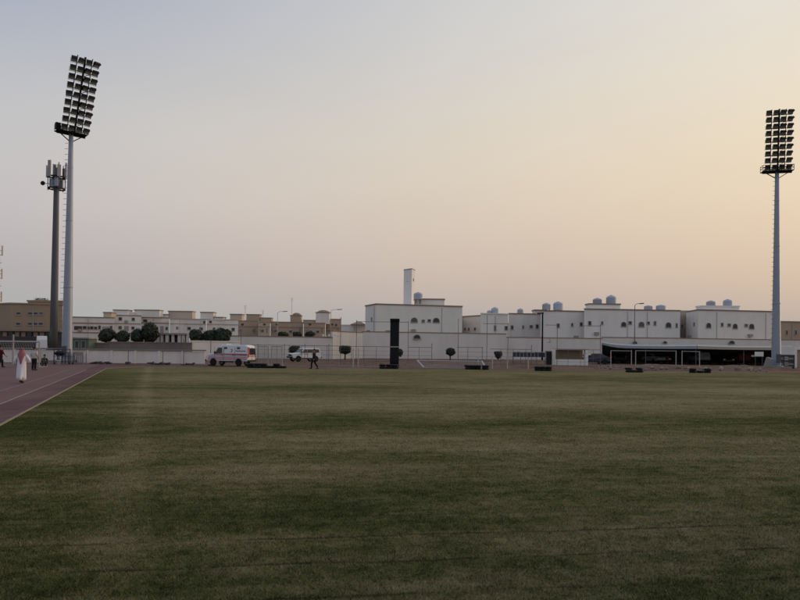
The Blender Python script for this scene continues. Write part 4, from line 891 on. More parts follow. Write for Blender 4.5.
for s in (1, -1):
    MB().prism([(x, s * (half(z) + .018), z) for x, z in ((-2.72, 1.14), (1.6, 1.20), (1.6, 1.28), (-2.72, 1.27))], (0, s * .006, 0)).build('stripe', M['red'], am)
    MB().prism([(x, s * (half(z) + .018), z) for x, z in ((-2.72, 1.06), (2.4, 1.08), (2.4, 1.11), (-2.72, 1.10))], (0, s * .006, 0)).build('thin_stripe', M['blue'], am)
    MB().prism([(x, s * (half(z) + .0045), z) for x, z in ((-2.66, .62), (2.45, .62), (2.35, .98), (-2.70, .98))], (0, s * .004, 0)).build('lower_band', M['pink'], am)
    c = [(-.62 + .17 * math.cos(a), 1.58 + .17 * math.sin(a)) for a in [R(40 + k * 28) for k in range(11)]]; c += [(-.57 + .12 * math.cos(a), 1.58 + .12 * math.sin(a)) for a in [R(320 - k * 28) for k in range(11)]]
    MB().prism([(x, s * (half(z) + .006), z) for x, z in c], (0, s * .006, 0)).build('crescent_emblem', M['red'], am)
    mk = MB()
    for k in range(9):
        x = -1.25 - k * .15; mk.obox((x, s * (half(1.55) + .012), 1.52 + (.02 if k % 3 else .05)), (.05, 0, 0), (0, .006, 0), (0, 0, .035 + .02 * (k % 2)))
    mk.build('side_lettering', M['blue'], am)
MB().box(.25, .50, -.62, .62, 2.175, 2.25).build('light_bar', M['lightl'], am, bevel=.03)
MB().box(-2.83, -2.805, -.9, .9, 1.0, 1.10).build('rear_stripe', M['red'], am); MB().box(-2.815, -2.80, -.012, .012, .6, 1.95).build('rear_door_gap', M['lampb'], am)
MB().box(-2.82, -2.79, .62, .92, 1.2, 1.95).build('rear_marker', M['red'], am)
am.scale = (0.78, 0.86, 0.93); am.children[0].modifiers[0].width = 0.13; am.children[0].modifiers[0].segments = 4
SUV = [(-2.15, .48), (-2.22, 1.0), (-2.02, 1.70), (-1.7, 1.80), (.15, 1.80), (.45, 1.72), (1.02, 1.16), (2.0, 1.04), (2.16, .9), (2.2, .48)]
suv, _ = vehicle('pickup_car', 'white four wheel drive car with dark windows parked by the far wall', 'car', (X(304.5, 80), 80, 0), R(214), SUV, 1.85, 1.12, 'carw', (1.35, -1.32), .37,
    [[(.02, 1.2), (.78, 1.2), (.38, 1.62), (.02, 1.62)], [(-.9, 1.2), (-.08, 1.2), (-.08, 1.62), (-.9, 1.62)], [(-1.9, 1.22), (-1.0, 1.2), (-1.0, 1.62), (-1.82, 1.62)]],
    [(1.02, 1.16, .45, 1.72, 'windscreen'), (-2.22, 1.1, -2.02, 1.70, 'rear_window')], doors=((-.05, .95, .55, 1.65), (-.98, -.10, .55, 1.65)))
suv.scale = (.88, .92, .95)
SED = [(-2.2, .36), (-2.26, .85), (-1.6, 1.0), (-1.0, 1.38), (-.6, 1.44), (.3, 1.43), (1.05, 1.0), (2.0, .86), (2.2, .7), (2.24, .36)]
cars = ((618, 'carb', 80, 'dark navy saloon parked at the left end under the canopy', SED), (655, 'carg', 96, 'silver grey saloon under the canopy beside pale posts', SED), (664, 'carr', 250, 'maroon saloon parked under the middle of the canopy', SED),
        (699, 'carg', 84, 'silver grey off roader under the cream half of the canopy', SUV), (720, 'carb', 275, 'dark navy saloon facing out under the cream canopy', SED), (736, 'carr', 95, 'maroon off roader under the cream canopy left of the white board', SUV))
for px, pt, rz, lab, pr in cars:
    vehicle('parked_car', lab, 'car', (X(px, 95.5), 95.5, 0), R(rz), pr, 1.8, .98 if pr is SED else 1.12, pt, (1.35, -1.3), .32,
        [[(.0, 1.04), (.85, 1.04), (.28, 1.34), (.0, 1.34)], [(-1.3, 1.04), (-.08, 1.04), (-.08, 1.34), (-.95, 1.34)]] if pr is SED else [[(.02, 1.2), (.78, 1.2), (.38, 1.62), (.02, 1.62)], [(-1.9, 1.22), (-.08, 1.2), (-.08, 1.62), (-1.82, 1.62)]],
        [(1.05, 1.0, .3, 1.43, 'windscreen'), (-1.6, 1.0, -1.0, 1.38, 'rear_window')] if pr is SED else [(1.02, 1.16, .45, 1.72, 'windscreen')], 'cars parked under the long canopy')
vehicle('parked_car', 'dark car half hidden between the shelter and the canopy', 'car', (X(593, 86), 86, 0), R(185), SED, 1.8, .98, 'carb', (1.35, -1.3), .32,
        [[(.0, 1.04), (.85, 1.04), (.28, 1.34), (.0, 1.34)], [(-1.3, 1.04), (-.08, 1.04), (-.08, 1.34), (-.95, 1.34)]], [(1.05, 1.0, .3, 1.43, 'windscreen')], 'cars parked under the long canopy')
VAN = [(-2.5, .5), (-2.55, 1.2), (-2.5, 2.3), (-2.2, 2.75), (1.2, 2.75), (1.6, 2.6), (2.1, 1.6), (2.6, 1.35), (2.7, .5)]
vehicle('white_van', 'white van roof showing above the panel wall left of the telecom mast', 'van', (X(42, 76), 76, 0), R(119), VAN, 1.15, 1.6, 'carw', (1.7, -1.6), .37, [], [(2.1, 1.6, 1.6, 2.6, 'windscreen')])

# ------------------------------------------------------------------ long canopy
cn = thing('parking_canopy', 'long low parking canopy with a deep dark inside and pale fascia', 'canopy', (X(602, 88), 88, 0)); co = cn.location; DC = 88
zt, zb = Z(650, 345.4, DC), Z(650, 348.3, DC)
def strip(pa, pb, m, name='roof_sheet', lift=0.0):
    mb = MB(co); n = 12; top = []; bot = []
    for k in range(n + 1):
        p = pa + (pb - pa) * k / n; sag = 0.10 * math.sin(math.pi * k / n)
        e = lift * max(0, 1 - k / 3.0) ** 2
        top.append(Vector((X(p, DC), DC, zt - sag + e))); bot.append(Vector((X(p, DC), DC - .02, zb - sag * .5 + e * 1.4)))
    for k in range(n):
        mb.add([bot[k], bot[k + 1], top[k + 1], top[k], *(q + Vector((0, .06, 0)) for q in (bot[k], bot[k + 1], top[k + 1], top[k]))], [(0, 1, 2, 3), (7, 6, 5, 4), (0, 4, 5, 1), (3, 2, 6, 7)])
        mb.add([top[k] + Vector((0, .07, 0)), top[k + 1] + Vector((0, .07, 0)), top[k + 1] + Vector((top[k + 1].x * 13 / DC, 13, .30)), top[k] + Vector((top[k].x * 13 / DC, 13, .30))], [(0, 1, 2, 3)])
    mb.build(name, M[m], cn)
strip(602, 697, 'canb', lift=.32); strip(697.4, 793, 'canc')
for px in (603, 646.5, 697, 745, 792):
    MB(co).tube([(X(px, DC), DC + .3, 0), (X(px, DC), DC + .3, zt - .15)], .06, 7).build('post', M['galvd'], cn)
for px in (603, 650, 697, 745, 792): MB(co).tube([(X(px, DC + 11.5), DC + 11.5, 0), (X(px, DC + 11.5), DC + 11.5, zt)], .06, 7).build('post', M['galvd'], cn)
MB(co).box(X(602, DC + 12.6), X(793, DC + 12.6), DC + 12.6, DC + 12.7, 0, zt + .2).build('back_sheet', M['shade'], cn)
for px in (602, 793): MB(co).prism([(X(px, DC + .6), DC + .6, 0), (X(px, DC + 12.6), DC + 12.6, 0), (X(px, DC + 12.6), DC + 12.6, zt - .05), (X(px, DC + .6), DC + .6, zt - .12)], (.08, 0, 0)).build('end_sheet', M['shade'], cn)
# pale frame of posts before the canopy
pf = thing('tube_goalposts', 'pale thin goal like frames standing before the blue half of the canopy', 'goalposts', (X(611, 70), 70, 0)); po = pf.location
for px, y in ((611, 350.6), (631.6, 350), (635.8, 350.4), (676.2, 350.6), (682.2, 350.6), (699.8, 351.4)):
    MB(po).tube([(X(px, 70), 70, 0), (X(px, 70), 70, Z(px, y, 70))], .042, 7).build('post', M['polew'], pf)
for a, b, y in ((611, 631.6, 350.6), (635.8, 676.2, 350.6), (682.2, 699.8, 351.2)): MB(po).bar((X(a, 70), 70, Z(a, y, 70)), (X(b, 70), 70, Z(b, y + .4, 70)), .07).build('crossbar', M['wframe'], pf)
# white board and scrap near the right mast
t = thing('notice_board', 'small white board on two legs under the right of the canopy', 'board', (X(759.6, 84), 84, 0))
MB().box(-.62, .52, -.03, .03, Z(759.6, 356.4, 84), Z(759.6, 351.8, 84)).build('board', M['white'], t)
MB().box(-1.05, -.64, -.03, .03, Z(759.6, 357.0, 84), Z(759.6, 355, 84)).build('side_board', M['wframe'], t)
for s in (-.5, .4): MB().bar((s, .05, 0), (s, .05, Z(759.6, 353, 84)), .06).build('leg', M['galvd'], t)
t = thing('gate_house', 'white framed box with a tan door at the right picture edge', 'booth', (X(794, 80), 80, 0)); h = Z(797, 346.4, 80)
MB().box(0, .40, 0, 3, 0, h).build('pillar', M['white'], t); MB().box(.403, 3.4, .25, 3, 0, h - .42).build('door', M['tan'], t); MB().box(.403, 3.4, 0, 3.1, h - .417, h).build('lintel', M['white'], t)
t = thing('leaning_slab', 'pale slab leaning beside the foot of the right mast', 'slab', (X(766.5, 73), 72.6, 0)); MB().obox((0, 0, .62), (.16, 0, .02), (0, .5, .12), (.2, .0, .62)).build('slab', M['conc'], t); MB().obox((-.5, .1, .13), (.5, .1, .03), (0, .3, 0), (0, 0, .10)).build('foot_piece', M['conc'], t)
t = thing('grey_pallet', 'grey crate like block just right of the right mast foot', 'crate', (X(786.5, 76), 76, 0))
for k in range(5): MB().box(-.7, .7, -.5, .5, .10 + k * .32, .36 + k * .32).build('plank', M['conc'] if k % 2 else M['dgrey'], t)
for s in (-.6, .6): MB().box(s - .06, s + .06, -.54, .54, 0, 1.62).build('upright', M['dgrey'], t)
# ------------------------------------------------------------------ team shelter and bench
sh = thing('team_shelter', 'white framed shelter with a beige back panel on the dirt strip', 'shelter', (X(552, 78), 78, 0)); so = sh.location
zt, zb = Z(570, 349.6, 78), Z(570, 359.4, 78); xa, xb = X(552, 78), X(588, 78)
for px, w in ((552.2, .40), (585.2, .34)): MB(so).box(X(px, 78), X(px, 78) + w, 77.85, 78.5, 0, zt).build('pillar', M['white'], sh)
MB(so).box(xa + .41, X(585.2, 78) - .01, 78.0, 78.4, 0.0, zb).build('low_wall', M['white'], sh)
MB(so).box(xa + .41, X(585.2, 78) - .01, 79.0, 79.06, zb - .1, zt - .05).build('back_panel', M['beige'], sh); MB(so).box(xa + .35, xb + .05, 77.9, 79.2, zt + .003, zt + .09).build('roof', M['wframe'], sh)
dk = thing('dark_gap_block', 'narrow dark block standing in for the dark gap left of the shelter', 'block', (X(549.4, 77), 77, 0)); h = Z(549, 351.4, 77)  # dark block put in to draw the dark gap beside the shelter
MB().box(-.34, .34, 0, .5, .05, h).build('case', M['shade'], dk, bevel=.03); MB().box(-.30, -.01, -.025, -.003, .12, h - .08).build('door', M['lampb'], dk); MB().box(.01, .30, -.025, -.003, .12, h - .08).build('door', M['lampb'], dk); MB().box(-.38, .38, -.03, .53, h + .003, h + .07).build('top', M['wframe'], dk)
bn = thing('team_bench', 'long dark blue bench back in front of the far wall', 'bench', (X(513, 80), 80, 0)); L0 = X(545.5, 80) - X(513, 80); h0, h1 = Z(530, 357, 80), Z(530, 352.4, 80)
for k in range(9): MB().box(L0 * k / 9 + .02, L0 * (k + 1) / 9 - .02, 0, .06, h0, h1 + random.uniform(-.02, .02)).build('back_panel', M['blues'], bn)
MB().box(0, L0, -.42, -.02, h0 - .42, h0 - .37).build('seat', M['wframe'], bn)
for k in range(5): MB().bar((L0 * (k + .02) / 4.1, .08, 0), (L0 * (k + .02) / 4.1, .08, h1), .05).build('leg', M['galvd'], bn)
MB().box(0, L0, -.46, -.44, h1 + .03, h1 + .09).build('top_rail', M['polew'], bn)

# ------------------------------------------------------------------ left mast surroundings
ct = thing('equipment_cart', 'dark blue tube frame cart in front of the left mast foot', 'cart', (X(62, 60), 60, 0))
for x in (-.55, -.1, .5, .95):
    for y in (-.3, .3): MB().bar((x, y, .08), (x, y, 1.45 if y < 0 else 1.1), .065).build('upright', M['blues'], ct)
for z in (.22, .72): MB().box(-.6, 1.0, -.34, .34, z, z + .05).build('shelf', M['blues'], ct)
for z in (1.08, 1.4): MB().bar((-.58, -.3, z), (.98, -.3, z), .055).build('rail', M['blues'], ct)
for x in (-.5, .9):
    for y in (-.3, .3):
        mb = MB(); mb.lathe([(.03, -.03), (.08, -.03), (.08, .03), (.03, .03)], (x, y, .08), 10, Matrix.Rotation(R(90), 3, 'X')); mb.build('castor', M['rubber'], ct)
bg = thing('black_bag', 'bulging black bag lying on the blue cart', 'bag', (X(60, 59.9), 59.9, .775))
mb = MB(); rings = []
for k in range(7):
    a = -.42 + k * .14; s = math.sqrt(max(.06, 1 - (a / .5) ** 2)); rings.append([(a, .26 * s * math.cos(t), .24 + .24 * s * math.sin(t)) for t in [j * math.pi / 5 for j in range(10)]])
mb.loft(rings); mb.build('sack', M['cblk'], bg, True); mb = MB(); mb.tube([(-.2, 0, .44), (-.12, 0, .60), (.12, 0, .60), (.2, 0, .44)], .02, 6); mb.build('handle', M['cblk'], bg)
bk = thing('white_bucket', 'small white bucket under the blue cart shelf', 'bucket', (X(59.6, 59.4), 59.3, 0)); MB().lathe([(.12, .0), (.17, .36), (.185, .36), (.185, .39), (.15, .39)], n=12).build('pail', M['thobe'], bk, True); mb = MB(); mb.tube([(-.17, 0, .37), (-.12, 0, .5), (.12, 0, .5), (.17, 0, .37)], .012, 5); mb.build('handle', M['lampb'], bk)
cg = thing('steel_cage', 'grey barred steel cage standing right of the left mast foot', 'cage', (X(79, 62), 62, 0)); h = Z(79, 352, 62)
for x in (-.45, .45):
    for y in (0, .6): MB().bar((x, y, 0), (x, y, h), .07).build('corner_post', M['galv'], cg)
for k in range(7): MB().bar((-.38 + k * .127, 0, .1), (-.38 + k * .127, 0, h * .72), .03).build('bar', M['dgrey'], cg)
for z in (.1, h * .72, h): MB().box(-.45, .45, -.035, .035, z - .03, z + .03).build('rail', M['galv'], cg)
MB().box(-.41, .41, -.02, .01, h * .735, h - .04).build('top_panel', M['tan'], cg); MB().box(-.41, .41, .55, .58, .1, h - .04).build('rear_panel', M['panel'], cg)
kk = thing('green_kiosk', 'greenish kiosk with a flat pale roof behind the panel wall', 'kiosk', (X(81, 74), 74, 0)); h = Z(81, 337.6, 74)
MB().box(-1.0, .9, 0, 2, 0, h - .12).build('wall', M['green'], kk); MB().box(-1.15, 1.05, -.15, 2.1, h - .117, h + .03).build('roof', M['wframe'], kk)
for x in (-.45, .3): f = MB().box(x - .24, x + .24, -.03, -.003, h - 1.25, h - .35).build('window', M['wframe'], kk); MB().box(x - .19, x + .19, -.04, -.032, h - 1.2, h - .40).build('pane', M['pane'], f)
# scraps on the ground in front of the panel wall
for i, (px, w, lab) in enumerate(((99.5, 1.2, 'low dark scrap pile nearest the steel cage by the panel wall'), (108, .5, 'small dark scrap right of the low scrap pile'), (151, .5, 'small dark lump below the tallest round tree'), (162, 1.0, 'dark lump below the gap between tree clusters'), (167.5, .6, 'upright dark lump beside the post below the tree gap'), (191, .6, 'dark lump by the wall left of the ambulance'))):
    mb = MB()
    for k in range(7):
        c = Vector((random.uniform(-w, w) * .6, random.uniform(-.2, .2), random.uniform(.05, .16))); mb.tube([c + Vector((-random.uniform(.1, .3) * w, 0, 0)), c + Vector((random.uniform(.1, .3) * w, random.uniform(-.1, .1), random.uniform(-.05, .12)))], [random.uniform(.05, .12), random.uniform(.03, .1)], 6)
    o = mb.build('scrap_pile', M['dgrey']); o.location = (X(px, 61.8), 61.8, -.01); tag(o, lab, 'scrap pile', 'dark scraps along the panel wall')

# ------------------------------------------------------------------ dirt banks and rubble
def bank(name, label, x0, x1, y0, y1, h, m, seed):
    rnd = random.Random(seed); nx, ny = 60, 8; ph = [rnd.random() * 6 for _ in range(6)]; vs = []; fs = []
    for j in range(ny + 1):
        for i in range(nx + 1):
            u, v = i / nx, j / ny; e = math.sin(math.pi * v) ** .8 * min(1, 6 * u, 6 * (1 - u))
            z = h * e * (.55 + .22 * math.sin(u * 19 + ph[0]) + .16 * math.sin(u * 43 + ph[1] + v * 3) + .12 * math.sin(u * 90 + ph[2] + v * 7)) + rnd.uniform(-.03, .03) * e
            vs.append((x0 + (x1 - x0) * u, y0 + (y1 - y0) * v, z - .02 + (0 if e > 0 else -.03)))
    for j in range(ny):
        for i in range(nx): a = j * (nx + 1) + i; fs.append((a, a + 1, a + nx + 2, a + nx + 1))
    me = bpy.data.meshes.new(name); me.from_pydata(vs, [], fs); o = link(name, me, None, m, True); tag(o, kind='structure'); return o
bank('dirt_bank', '', X(330, 82), X(600, 82), 78, 90, .55, M['soil'], 3); bank('dirt_bank', '', X(590, 72), X(800, 72), 66, 76, .55, M['soil'], 4); bank('dirt_bank', '', X(404, 66), X(560, 66), 64, 68, .30, M['soil'], 5)
def rock(mb, c, s):
    c = Vector(c); vs = []
    ico = [(0, 0, 1), (.89, 0, .45), (.28, .85, .45), (-.72, .53, .45), (-.72, -.53, .45), (.28, -.85, .45), (.72, .53, -.45), (-.28, .85, -.45), (-.89, 0, -.45), (-.28, -.85, -.45), (.72, -.53, -.45), (0, 0, -1)]
    sx, sy, sz = s * random.uniform(.8, 1.5), s * random.uniform(.7, 1.1), s * random.uniform(.45, .85)
    M3 = Matrix.Rotation(random.random() * 6, 3, 'Z') @ Matrix.Rotation(random.uniform(-.5, .5), 3, 'X')
    for v in ico: k = random.uniform(.75, 1.15); vs.append(c + M3 @ Vector((v[0] * sx * k, v[1] * sy * k, v[2] * sz * k)))
    mb.add(vs, [(0, 1, 2), (0, 2, 3), (0, 3, 4), (0, 4, 5), (0, 5, 1), (1, 6, 2), (2, 7, 3), (3, 8, 4), (4, 9, 5), (5, 10, 1), (6, 7, 2), (7, 8, 3), (8, 9, 4), (9, 10, 5), (10, 6, 1), (11, 7, 6), (11, 8, 7), (11, 9, 8), (11, 10, 9), (11, 6, 10)])
mb = MB()
for _ in range(520):
    px = random.uniform(598, 768); D = random.uniform(62.5, 73) if px > 640 else random.uniform(65, 73)
    if math.sin(px * .11) + math.sin(px * .031 + 1) + random.uniform(-.9, .9) < -.1: continue
    rock(mb, (X(px, D), D, random.uniform(0, .20)), random.choice((.06, .08, .10, .14, .22)))
tag(mb.build('rubble', M['stone']), 'loose pale stones and rubble along the right field edge', 'rubble', kind='stuff')
mb = MB()
for _ in range(160): px = random.uniform(330, 600); D = random.uniform(63.5, 80); rock(mb, (X(px, D), D, .02), random.choice((.05, .08, .14)))
tag(mb.build('rubble', M['stone']), 'scattered small stones on the middle dirt strip', 'rubble', kind='stuff')
BL = ((652, 66, .55, 'pale broken block at the left of the rubble heap'), (662.5, 65.5, .5, 'pale flat block right of the leftmost broken block'), (679, 67, .6, 'reddish block below the pale canopy posts'), (689, 66, .5, 'pale rounded stone above the rightmost tyre row'), (706, 67, .55, 'pale stone behind the right end of the rightmost tyre row'), (721, 65, .65, 'largest pale block in the rubble heap'), (738, 66, .7, 'dark tilted block in the middle of the rubble heap'), (751, 66.5, .75, 'pale low block in the rubble near the right mast'), (760, 68, .5, 'pale block closest to the right mast foot'))
for px, D, s, lab in BL:
    mb = MB(); rock(mb, (0, 0, s * .12), s * .50); o = mb.build('stone_block', M['stone' if 'reddish' in lab or 'dark' in lab else 'stonep']); o.location = (X(px, D), D, .12); tag(o, lab, 'stone', 'larger stones in the rubble')

# ------------------------------------------------------------------ people (local: facing -y, feet at z = 0)
def skin_body(parent, J, name='body', m='skin', sub=2):
    """J: joints name -> (pos, radius, parent joint)"""
    names = list(J); idx = {k: i for i, k in enumerate(names)}
    me = bpy.data.meshes.new(name); me.from_pydata([J[k][0] for k in names], [(idx[J[k][2]], idx[k]) for k in names if J[k][2]], [])
    o = link(name, me, parent, M[m]); bm = bmesh.new(); bm.from_mesh(me); lay = bm.verts.layers.skin.verify(); bm.verts.ensure_lookup_table()
    for k in names:
        r = J[k][1]; bm.verts[idx[k]][lay].radius = r if isinstance(r, tuple) else (r, r); bm.verts[idx[k]][lay].use_root = (J[k][2] is None)
    bm.to_mesh(me); bm.free()
    sk = o.modifiers.new('skin', 'SKIN'); sk.use_smooth_shade = True; sk.branch_smoothing = .4
    if sub: sd = o.modifiers.new('sub', 'SUBSURF'); sd.levels = sd.render_levels = sub
    return o
V3 = Vector
def pose(arms, legs, hip=(0, 0, .93), chest=(0, 0, 1.26), head=(0, -.02, 1.62)):
    """arms: {'l': (elbow, wrist), 'r': ...}; legs: {'l': (knee, ankle, toe)}"""
    hip, chest, head = V3(hip), V3(chest), V3(head); nk = chest.lerp(head, .58); up = (head - nk).normalized()
    J = {'hip': (hip, .125, None), 'waist': (hip.lerp(chest, .45), (.13, .10), 'hip'), 'chest': (chest, (.155, .11), 'waist'), 'upper': (chest + (nk - chest) * .62, (.12, .09), 'chest'), 'neck': (nk, .052, 'upper'),
         'jaw': (head - up * .055, (.066, .072), 'neck'), 'brow': (head + up * .03, (.076, .088), 'jaw'), 'crown': (head + up * .105, (.055, .066), 'brow'),
         'nose': (head + V3((0, -.098, -.015)), .014, 'jaw')}
    J['ear_l'] = (head + V3((.083, .01, 0)), .016, 'brow'); J['ear_r'] = (head + V3((-.083, .01, 0)), .016, 'brow')
    sh = chest + (nk - chest) * .55
    for s, k in ((1, 'l'), (-1, 'r')):
        S0 = sh + V3((s * .185, 0, 0)); e, w = V3(arms[k][0]), V3(arms[k][1]); d = (w - e).normalized()
        J['sh' + k] = (S0, .062, 'upper'); J['el' + k] = (e, .042, 'sh' + k); J['wr' + k] = (w, .027, 'el' + k); pm = w + d * .06; J['pa' + k] = (pm, (.036, .02), 'wr' + k)
        side = V3((0, -1, 0)); side = (side - d * side.dot(d)).normalized(); inn = d.cross(side) * s
        for f, (o, l) in enumerate(((.030, .070), (.010, .080), (-.010, .076), (-.028, .060))):
            b = pm + side * o + d * .035; J['f%d%s' % (f, k)] = (b, .0095, 'pa' + k); J['g%d%s' % (f, k)] = (b + d * l * .55 - inn * .008, .0085, 'f%d%s' % (f, k)); J['t%d%s' % (f, k)] = (b + d * l * .9 - inn * .026, .007, 'g%d%s' % (f, k))
        J['th' + k] = (w + d * .03 + side * .04, .011, 'pa' + k); J['tj' + k] = (w + d * .07 + side * .058, .009, 'th' + k)
        kn, an, to = map(V3, legs[k]); h0 = hip + V3((s * .095, 0, -.06))
        J['hp' + k] = (h0, .088, 'hip'); J['kn' + k] = (kn, .056, 'hp' + k); J['cf' + k] = (kn.lerp(an, .35) + V3((0, .015, 0)), .052, 'kn' + k); J['an' + k] = (an, .036, 'cf' + k); J['to' + k] = (to, .032, 'an' + k)
    return J
def eyes(t, head):
    for s in (1, -1): MB().lathe([(.001, -.009), (.009, -.004), (.009, .004), (.001, .009)], V3(head) + V3((s * .031, -.078, .012)), 8).build('eye', M['cblk'], t)
def hair(t, head):
    head = V3(head); mb = MB(); rings = []
    for k in range(6):
        a = k * math.pi / 10.5 - .12; rr = math.cos(a); rings.append([head + V3((.093 * rr * math.cos(q), .016 + .105 * rr * math.sin(q) + (.018 if math.sin(q) < 0 and k == 0 else 0), .03 + .125 * math.sin(a))) for q in [j * math.pi / 7 for j in range(14)]])
    mb.loft(rings); mb.build('hair', M['hair'], t, True)
def clothes(t, J, shirt, trousers, sleeve=1.0, hem=.92):
    g = lambda k: V3(J[k][0])
    mb = MB(); hip, ch, up, nk = g('hip'), g('chest'), g('upper'), g('neck'); rings = []
    dn = (hip - ch).normalized()
    for c, rx, ry in ((hip + dn * .06, .185, .135), (hip.lerp(ch, .3), .175, .13), (hip.lerp(ch, .75), .185, .135), (ch, .20, .14), (up, .205, .115), (up.lerp(nk, .5), .12, .085), (nk, .066, .064)):
        rings.append([c + V3((rx * math.cos(a) * (1 + .02 * math.sin(5 * a)), ry * math.sin(a), 0)) for a in [j * math.pi / 8 for j in range(16)]])
    mb.loft(rings); 
    for k in 'lr': mb.tube([g('sh' + k) + V3((-.03 if k == 'l' else .03, 0, .01)), g('sh' + k).lerp(g('el' + k), .5), g('el' + k), g('el' + k).lerp(g('wr' + k), sleeve)], [.082, .068, .058, .045], 10)
    mb.build('shirt', M[shirt], t, True)
    mb = MB(); rings = [[c + V3((rx * math.cos(a), ry * math.sin(a), 0)) for a in [j * math.pi / 8 for j in range(16)]] for c, rx, ry in ((hip + V3((0, 0, -.09)), .165, .135), (hip, .178, .132), (hip + V3((0, 0, .08)), .168, .126))]
    mb.loft(rings)
    for k in 'lr': mb.tube([g('hp' + k) + V3((0, 0, .03)), g('hp' + k).lerp(g('kn' + k), .5), g('kn' + k), g('cf' + k), g('an' + k) + (g('kn' + k) - g('an' + k)).normalized() * .02], [.115, .102, .08, .075, .066], 10)
    mb.build('trousers', M[trousers], t, True)
def shoes(t, J, m='cblk'):
    for k in 'lr':
        a, b = V3(J['an' + k][0]), V3(J['to' + k][0]); d = (b - a); d.z = 0; d.normalize(); zb = b.z - .035
        mb = MB(); mb.tube([V3((a.x, a.y, zb + .045)) - d * .06, V3((a.x, a.y, zb + .06)), V3((b.x, b.y, zb + .042)), V3((b.x, b.y, zb + .034)) + d * .06], [.045, .055, .052, .03], 10, ell=.75); mb.build('shoe', M[m], t, True)
stand_legs = {'l': ((.105, -.02, .50), (.11, .02, .09), (.125, -.13, .04)), 'r': ((-.105, -.02, .50), (-.11, .02, .09), (-.125, -.13, .04))}
walk_legs = {'l': ((.10, -.20, .53), (.10, -.22, .10), (.11, -.37, .055)), 'r': ((-.10, .06, .50), (-.10, .30, .15), (-.10, .19, .045))}
rest_arms = {'l': ((.27, .03, 1.15), (.27, -.06, .90)), 'r': ((-.27, .03, 1.15), (-.27, -.06, .90))}
walk_arms = {'l': ((.26, .14, 1.17), (.27, .10, .92)), 'r': ((-.26, -.06, 1.15), (-.25, -.24, .96))}
PG = 'people at the left end of the track'
def person(label, loc, rz, J, shirt, trousers, head, sleeve=1.0, scale=1.0, group=PG):
    t = thing('person', label, 'person', loc, rz, group); t.scale = (scale,) * 3
    skin_body(t, J); eyes(t, head); hair(t, head); clothes(t, J, shirt, trousers, sleeve); shoes(t, J); return t
hd = (0, -.02, 1.62)
# man in white robe walking away
px, D = 22.3, 32.2
t = thing('person', 'person in a long white robe and red checked headscarf walking on the track', 'person', (X(px, D), D, .004), R(196), PG)
J = pose({'l': ((.31, .05, 1.15), (.27, -.07, .92)), 'r': ((-.32, .0, 1.17), (-.22, -.20, 1.04))}, {'l': ((.09, -.16, .52), (.09, -.19, .10), (.10, -.34, .05)), 'r': ((-.09, .06, .50), (-.09, .22, .13), (-.09, .10, .045))}, head=hd)
skin_body(t, J); eyes(t, hd)
mb = MB(); rings = []
for z, rx, ry, cy, wv in ((.17, .205, .29, .0, .13), (.32, .207, .26, .0, .11), (.55, .208, .22, .0, .08), (.80, .206, .18, 0, .05), (.98, .202, .16, 0, .025), (1.15, .208, .15, 0, .008), (1.30, .215, .15, 0, .004), (1.40, .205, .13, 0, 0), (1.46, .13, .095, 0, 0), (1.50, .07, .07, 0, 0)):
    rings.append([(rx * math.cos(a) * (1 + wv * math.sin(7 * a + 1) + wv * .7 * math.sin(3 * a)), cy + ry * math.sin(a) * (1 + wv * math.sin(5 * a)), z + (.015 * math.sin(2 * a) if z < .2 else 0)) for a in [j * math.pi / 16 for j in range(32)]])
mb.loft(rings); mb.build('robe', M['thobe'], t, True)
for k in 'lr': s, e, w = (V3(J[q + k][0]) for q in ('sh', 'el', 'wr')); MB().tube([s + V3((-.03 if k == 'l' else .03, 0, .015)), s.lerp(e, .5), e, w], [.09, .082, .074, .066], 12).build('sleeve', M['thobe'], t, True)
shoes(t, J)
mb = MB(); rings = []                                  # headscarf: hood over the head, falling to a point down the back
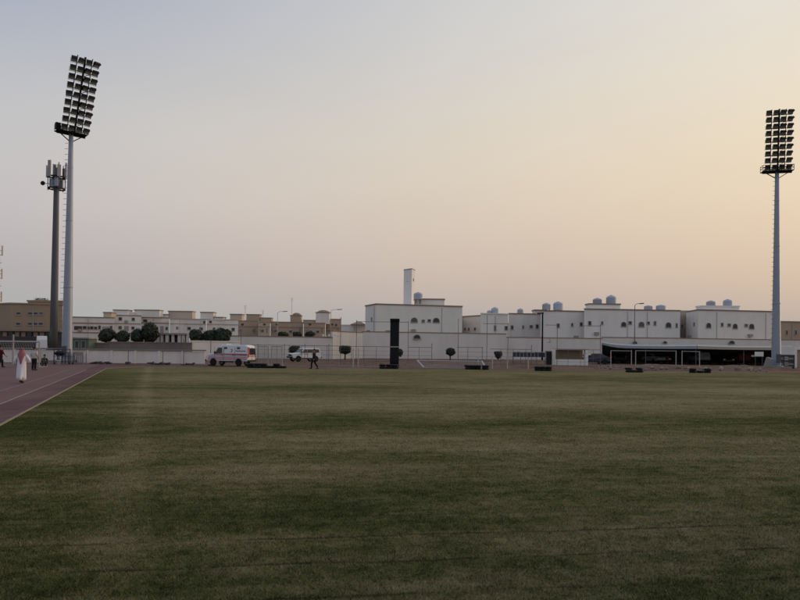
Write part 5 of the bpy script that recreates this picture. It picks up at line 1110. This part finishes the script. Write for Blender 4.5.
for z, rx, ry, cy in ((.96, .02, .012, .19), (1.12, .065, .022, .185), (1.30, .125, .04, .155), (1.42, .185, .09, .085), (1.50, .165, .115, .03), (1.57, .125, .125, .01), (1.65, .112, .125, .0), (1.72, .09, .105, .0), (1.76, .04, .05, .005)):
    rings.append([(rx * math.cos(a) * (1 + .04 * math.sin(6 * a)), cy + ry * math.sin(a), z) for a in [j * math.pi / 10 for j in range(20)]])
mb.loft(rings); mb.build('headscarf', M['check'], t, True)
mb = MB(); mb.tube([(.11, -.05, 1.50), (.20, -.09, 1.36), (.235, -.05, 1.18), (.21, .02, 1.02)], [.05, .06, .05, .02], 8, ell=.5); mb.build('scarf_end', M['check'], t, True)
mb = MB(); mb.lathe([(.112, 1.685), (.122, 1.70), (.112, 1.72), (.10, 1.70)], (0, 0, 0), 16); mb.build('head_cord', M['cblk'], t, True)
# bystanders
person('person in a pale top and black trousers standing on the track by the goal', (X(34.6, 46.5), 46.5, .004), R(170), pose({'l': ((.26, .02, 1.15), (.24, -.10, .92)), 'r': ((-.26, .02, 1.15), (-.24, -.10, .92))}, stand_legs, head=hd), 'cgry', 'cblk', hd, .2, .97)
person('person in dark red top and black trousers cut by the left edge', (X(1.0, 50), 50, .004), R(150), pose(walk_arms, walk_legs, head=hd), 'cred', 'cblk', hd, .5, 1.0)
person('person all in black walking past the white parked car', (X(314.5, 55.4), 55.4, .008), R(255), pose(walk_arms, walk_legs, head=hd), 'cblk', 'cblk', hd, 1.0, 1.0, 'people at the left end of the track')
hc = (0, -.20, .86)
Jc = pose({'l': ((.22, -.28, .48), (.12, -.44, .50)), 'r': ((-.22, -.28, .48), (-.12, -.44, .50))}, {'l': ((.15, -.42, .46), (.13, -.10, .09), (.15, -.25, .04)), 'r': ((-.15, -.42, .46), (-.13, -.10, .09), (-.15, -.25, .04))}, hip=(0, .06, .24), chest=(0, -.12, .54), head=hc)
person('person in black crouching low beside the panel wall', (X(43.6, 54), 54, .004), R(60), Jc, 'cblk', 'cblk', hc, 1.0, 1.02)
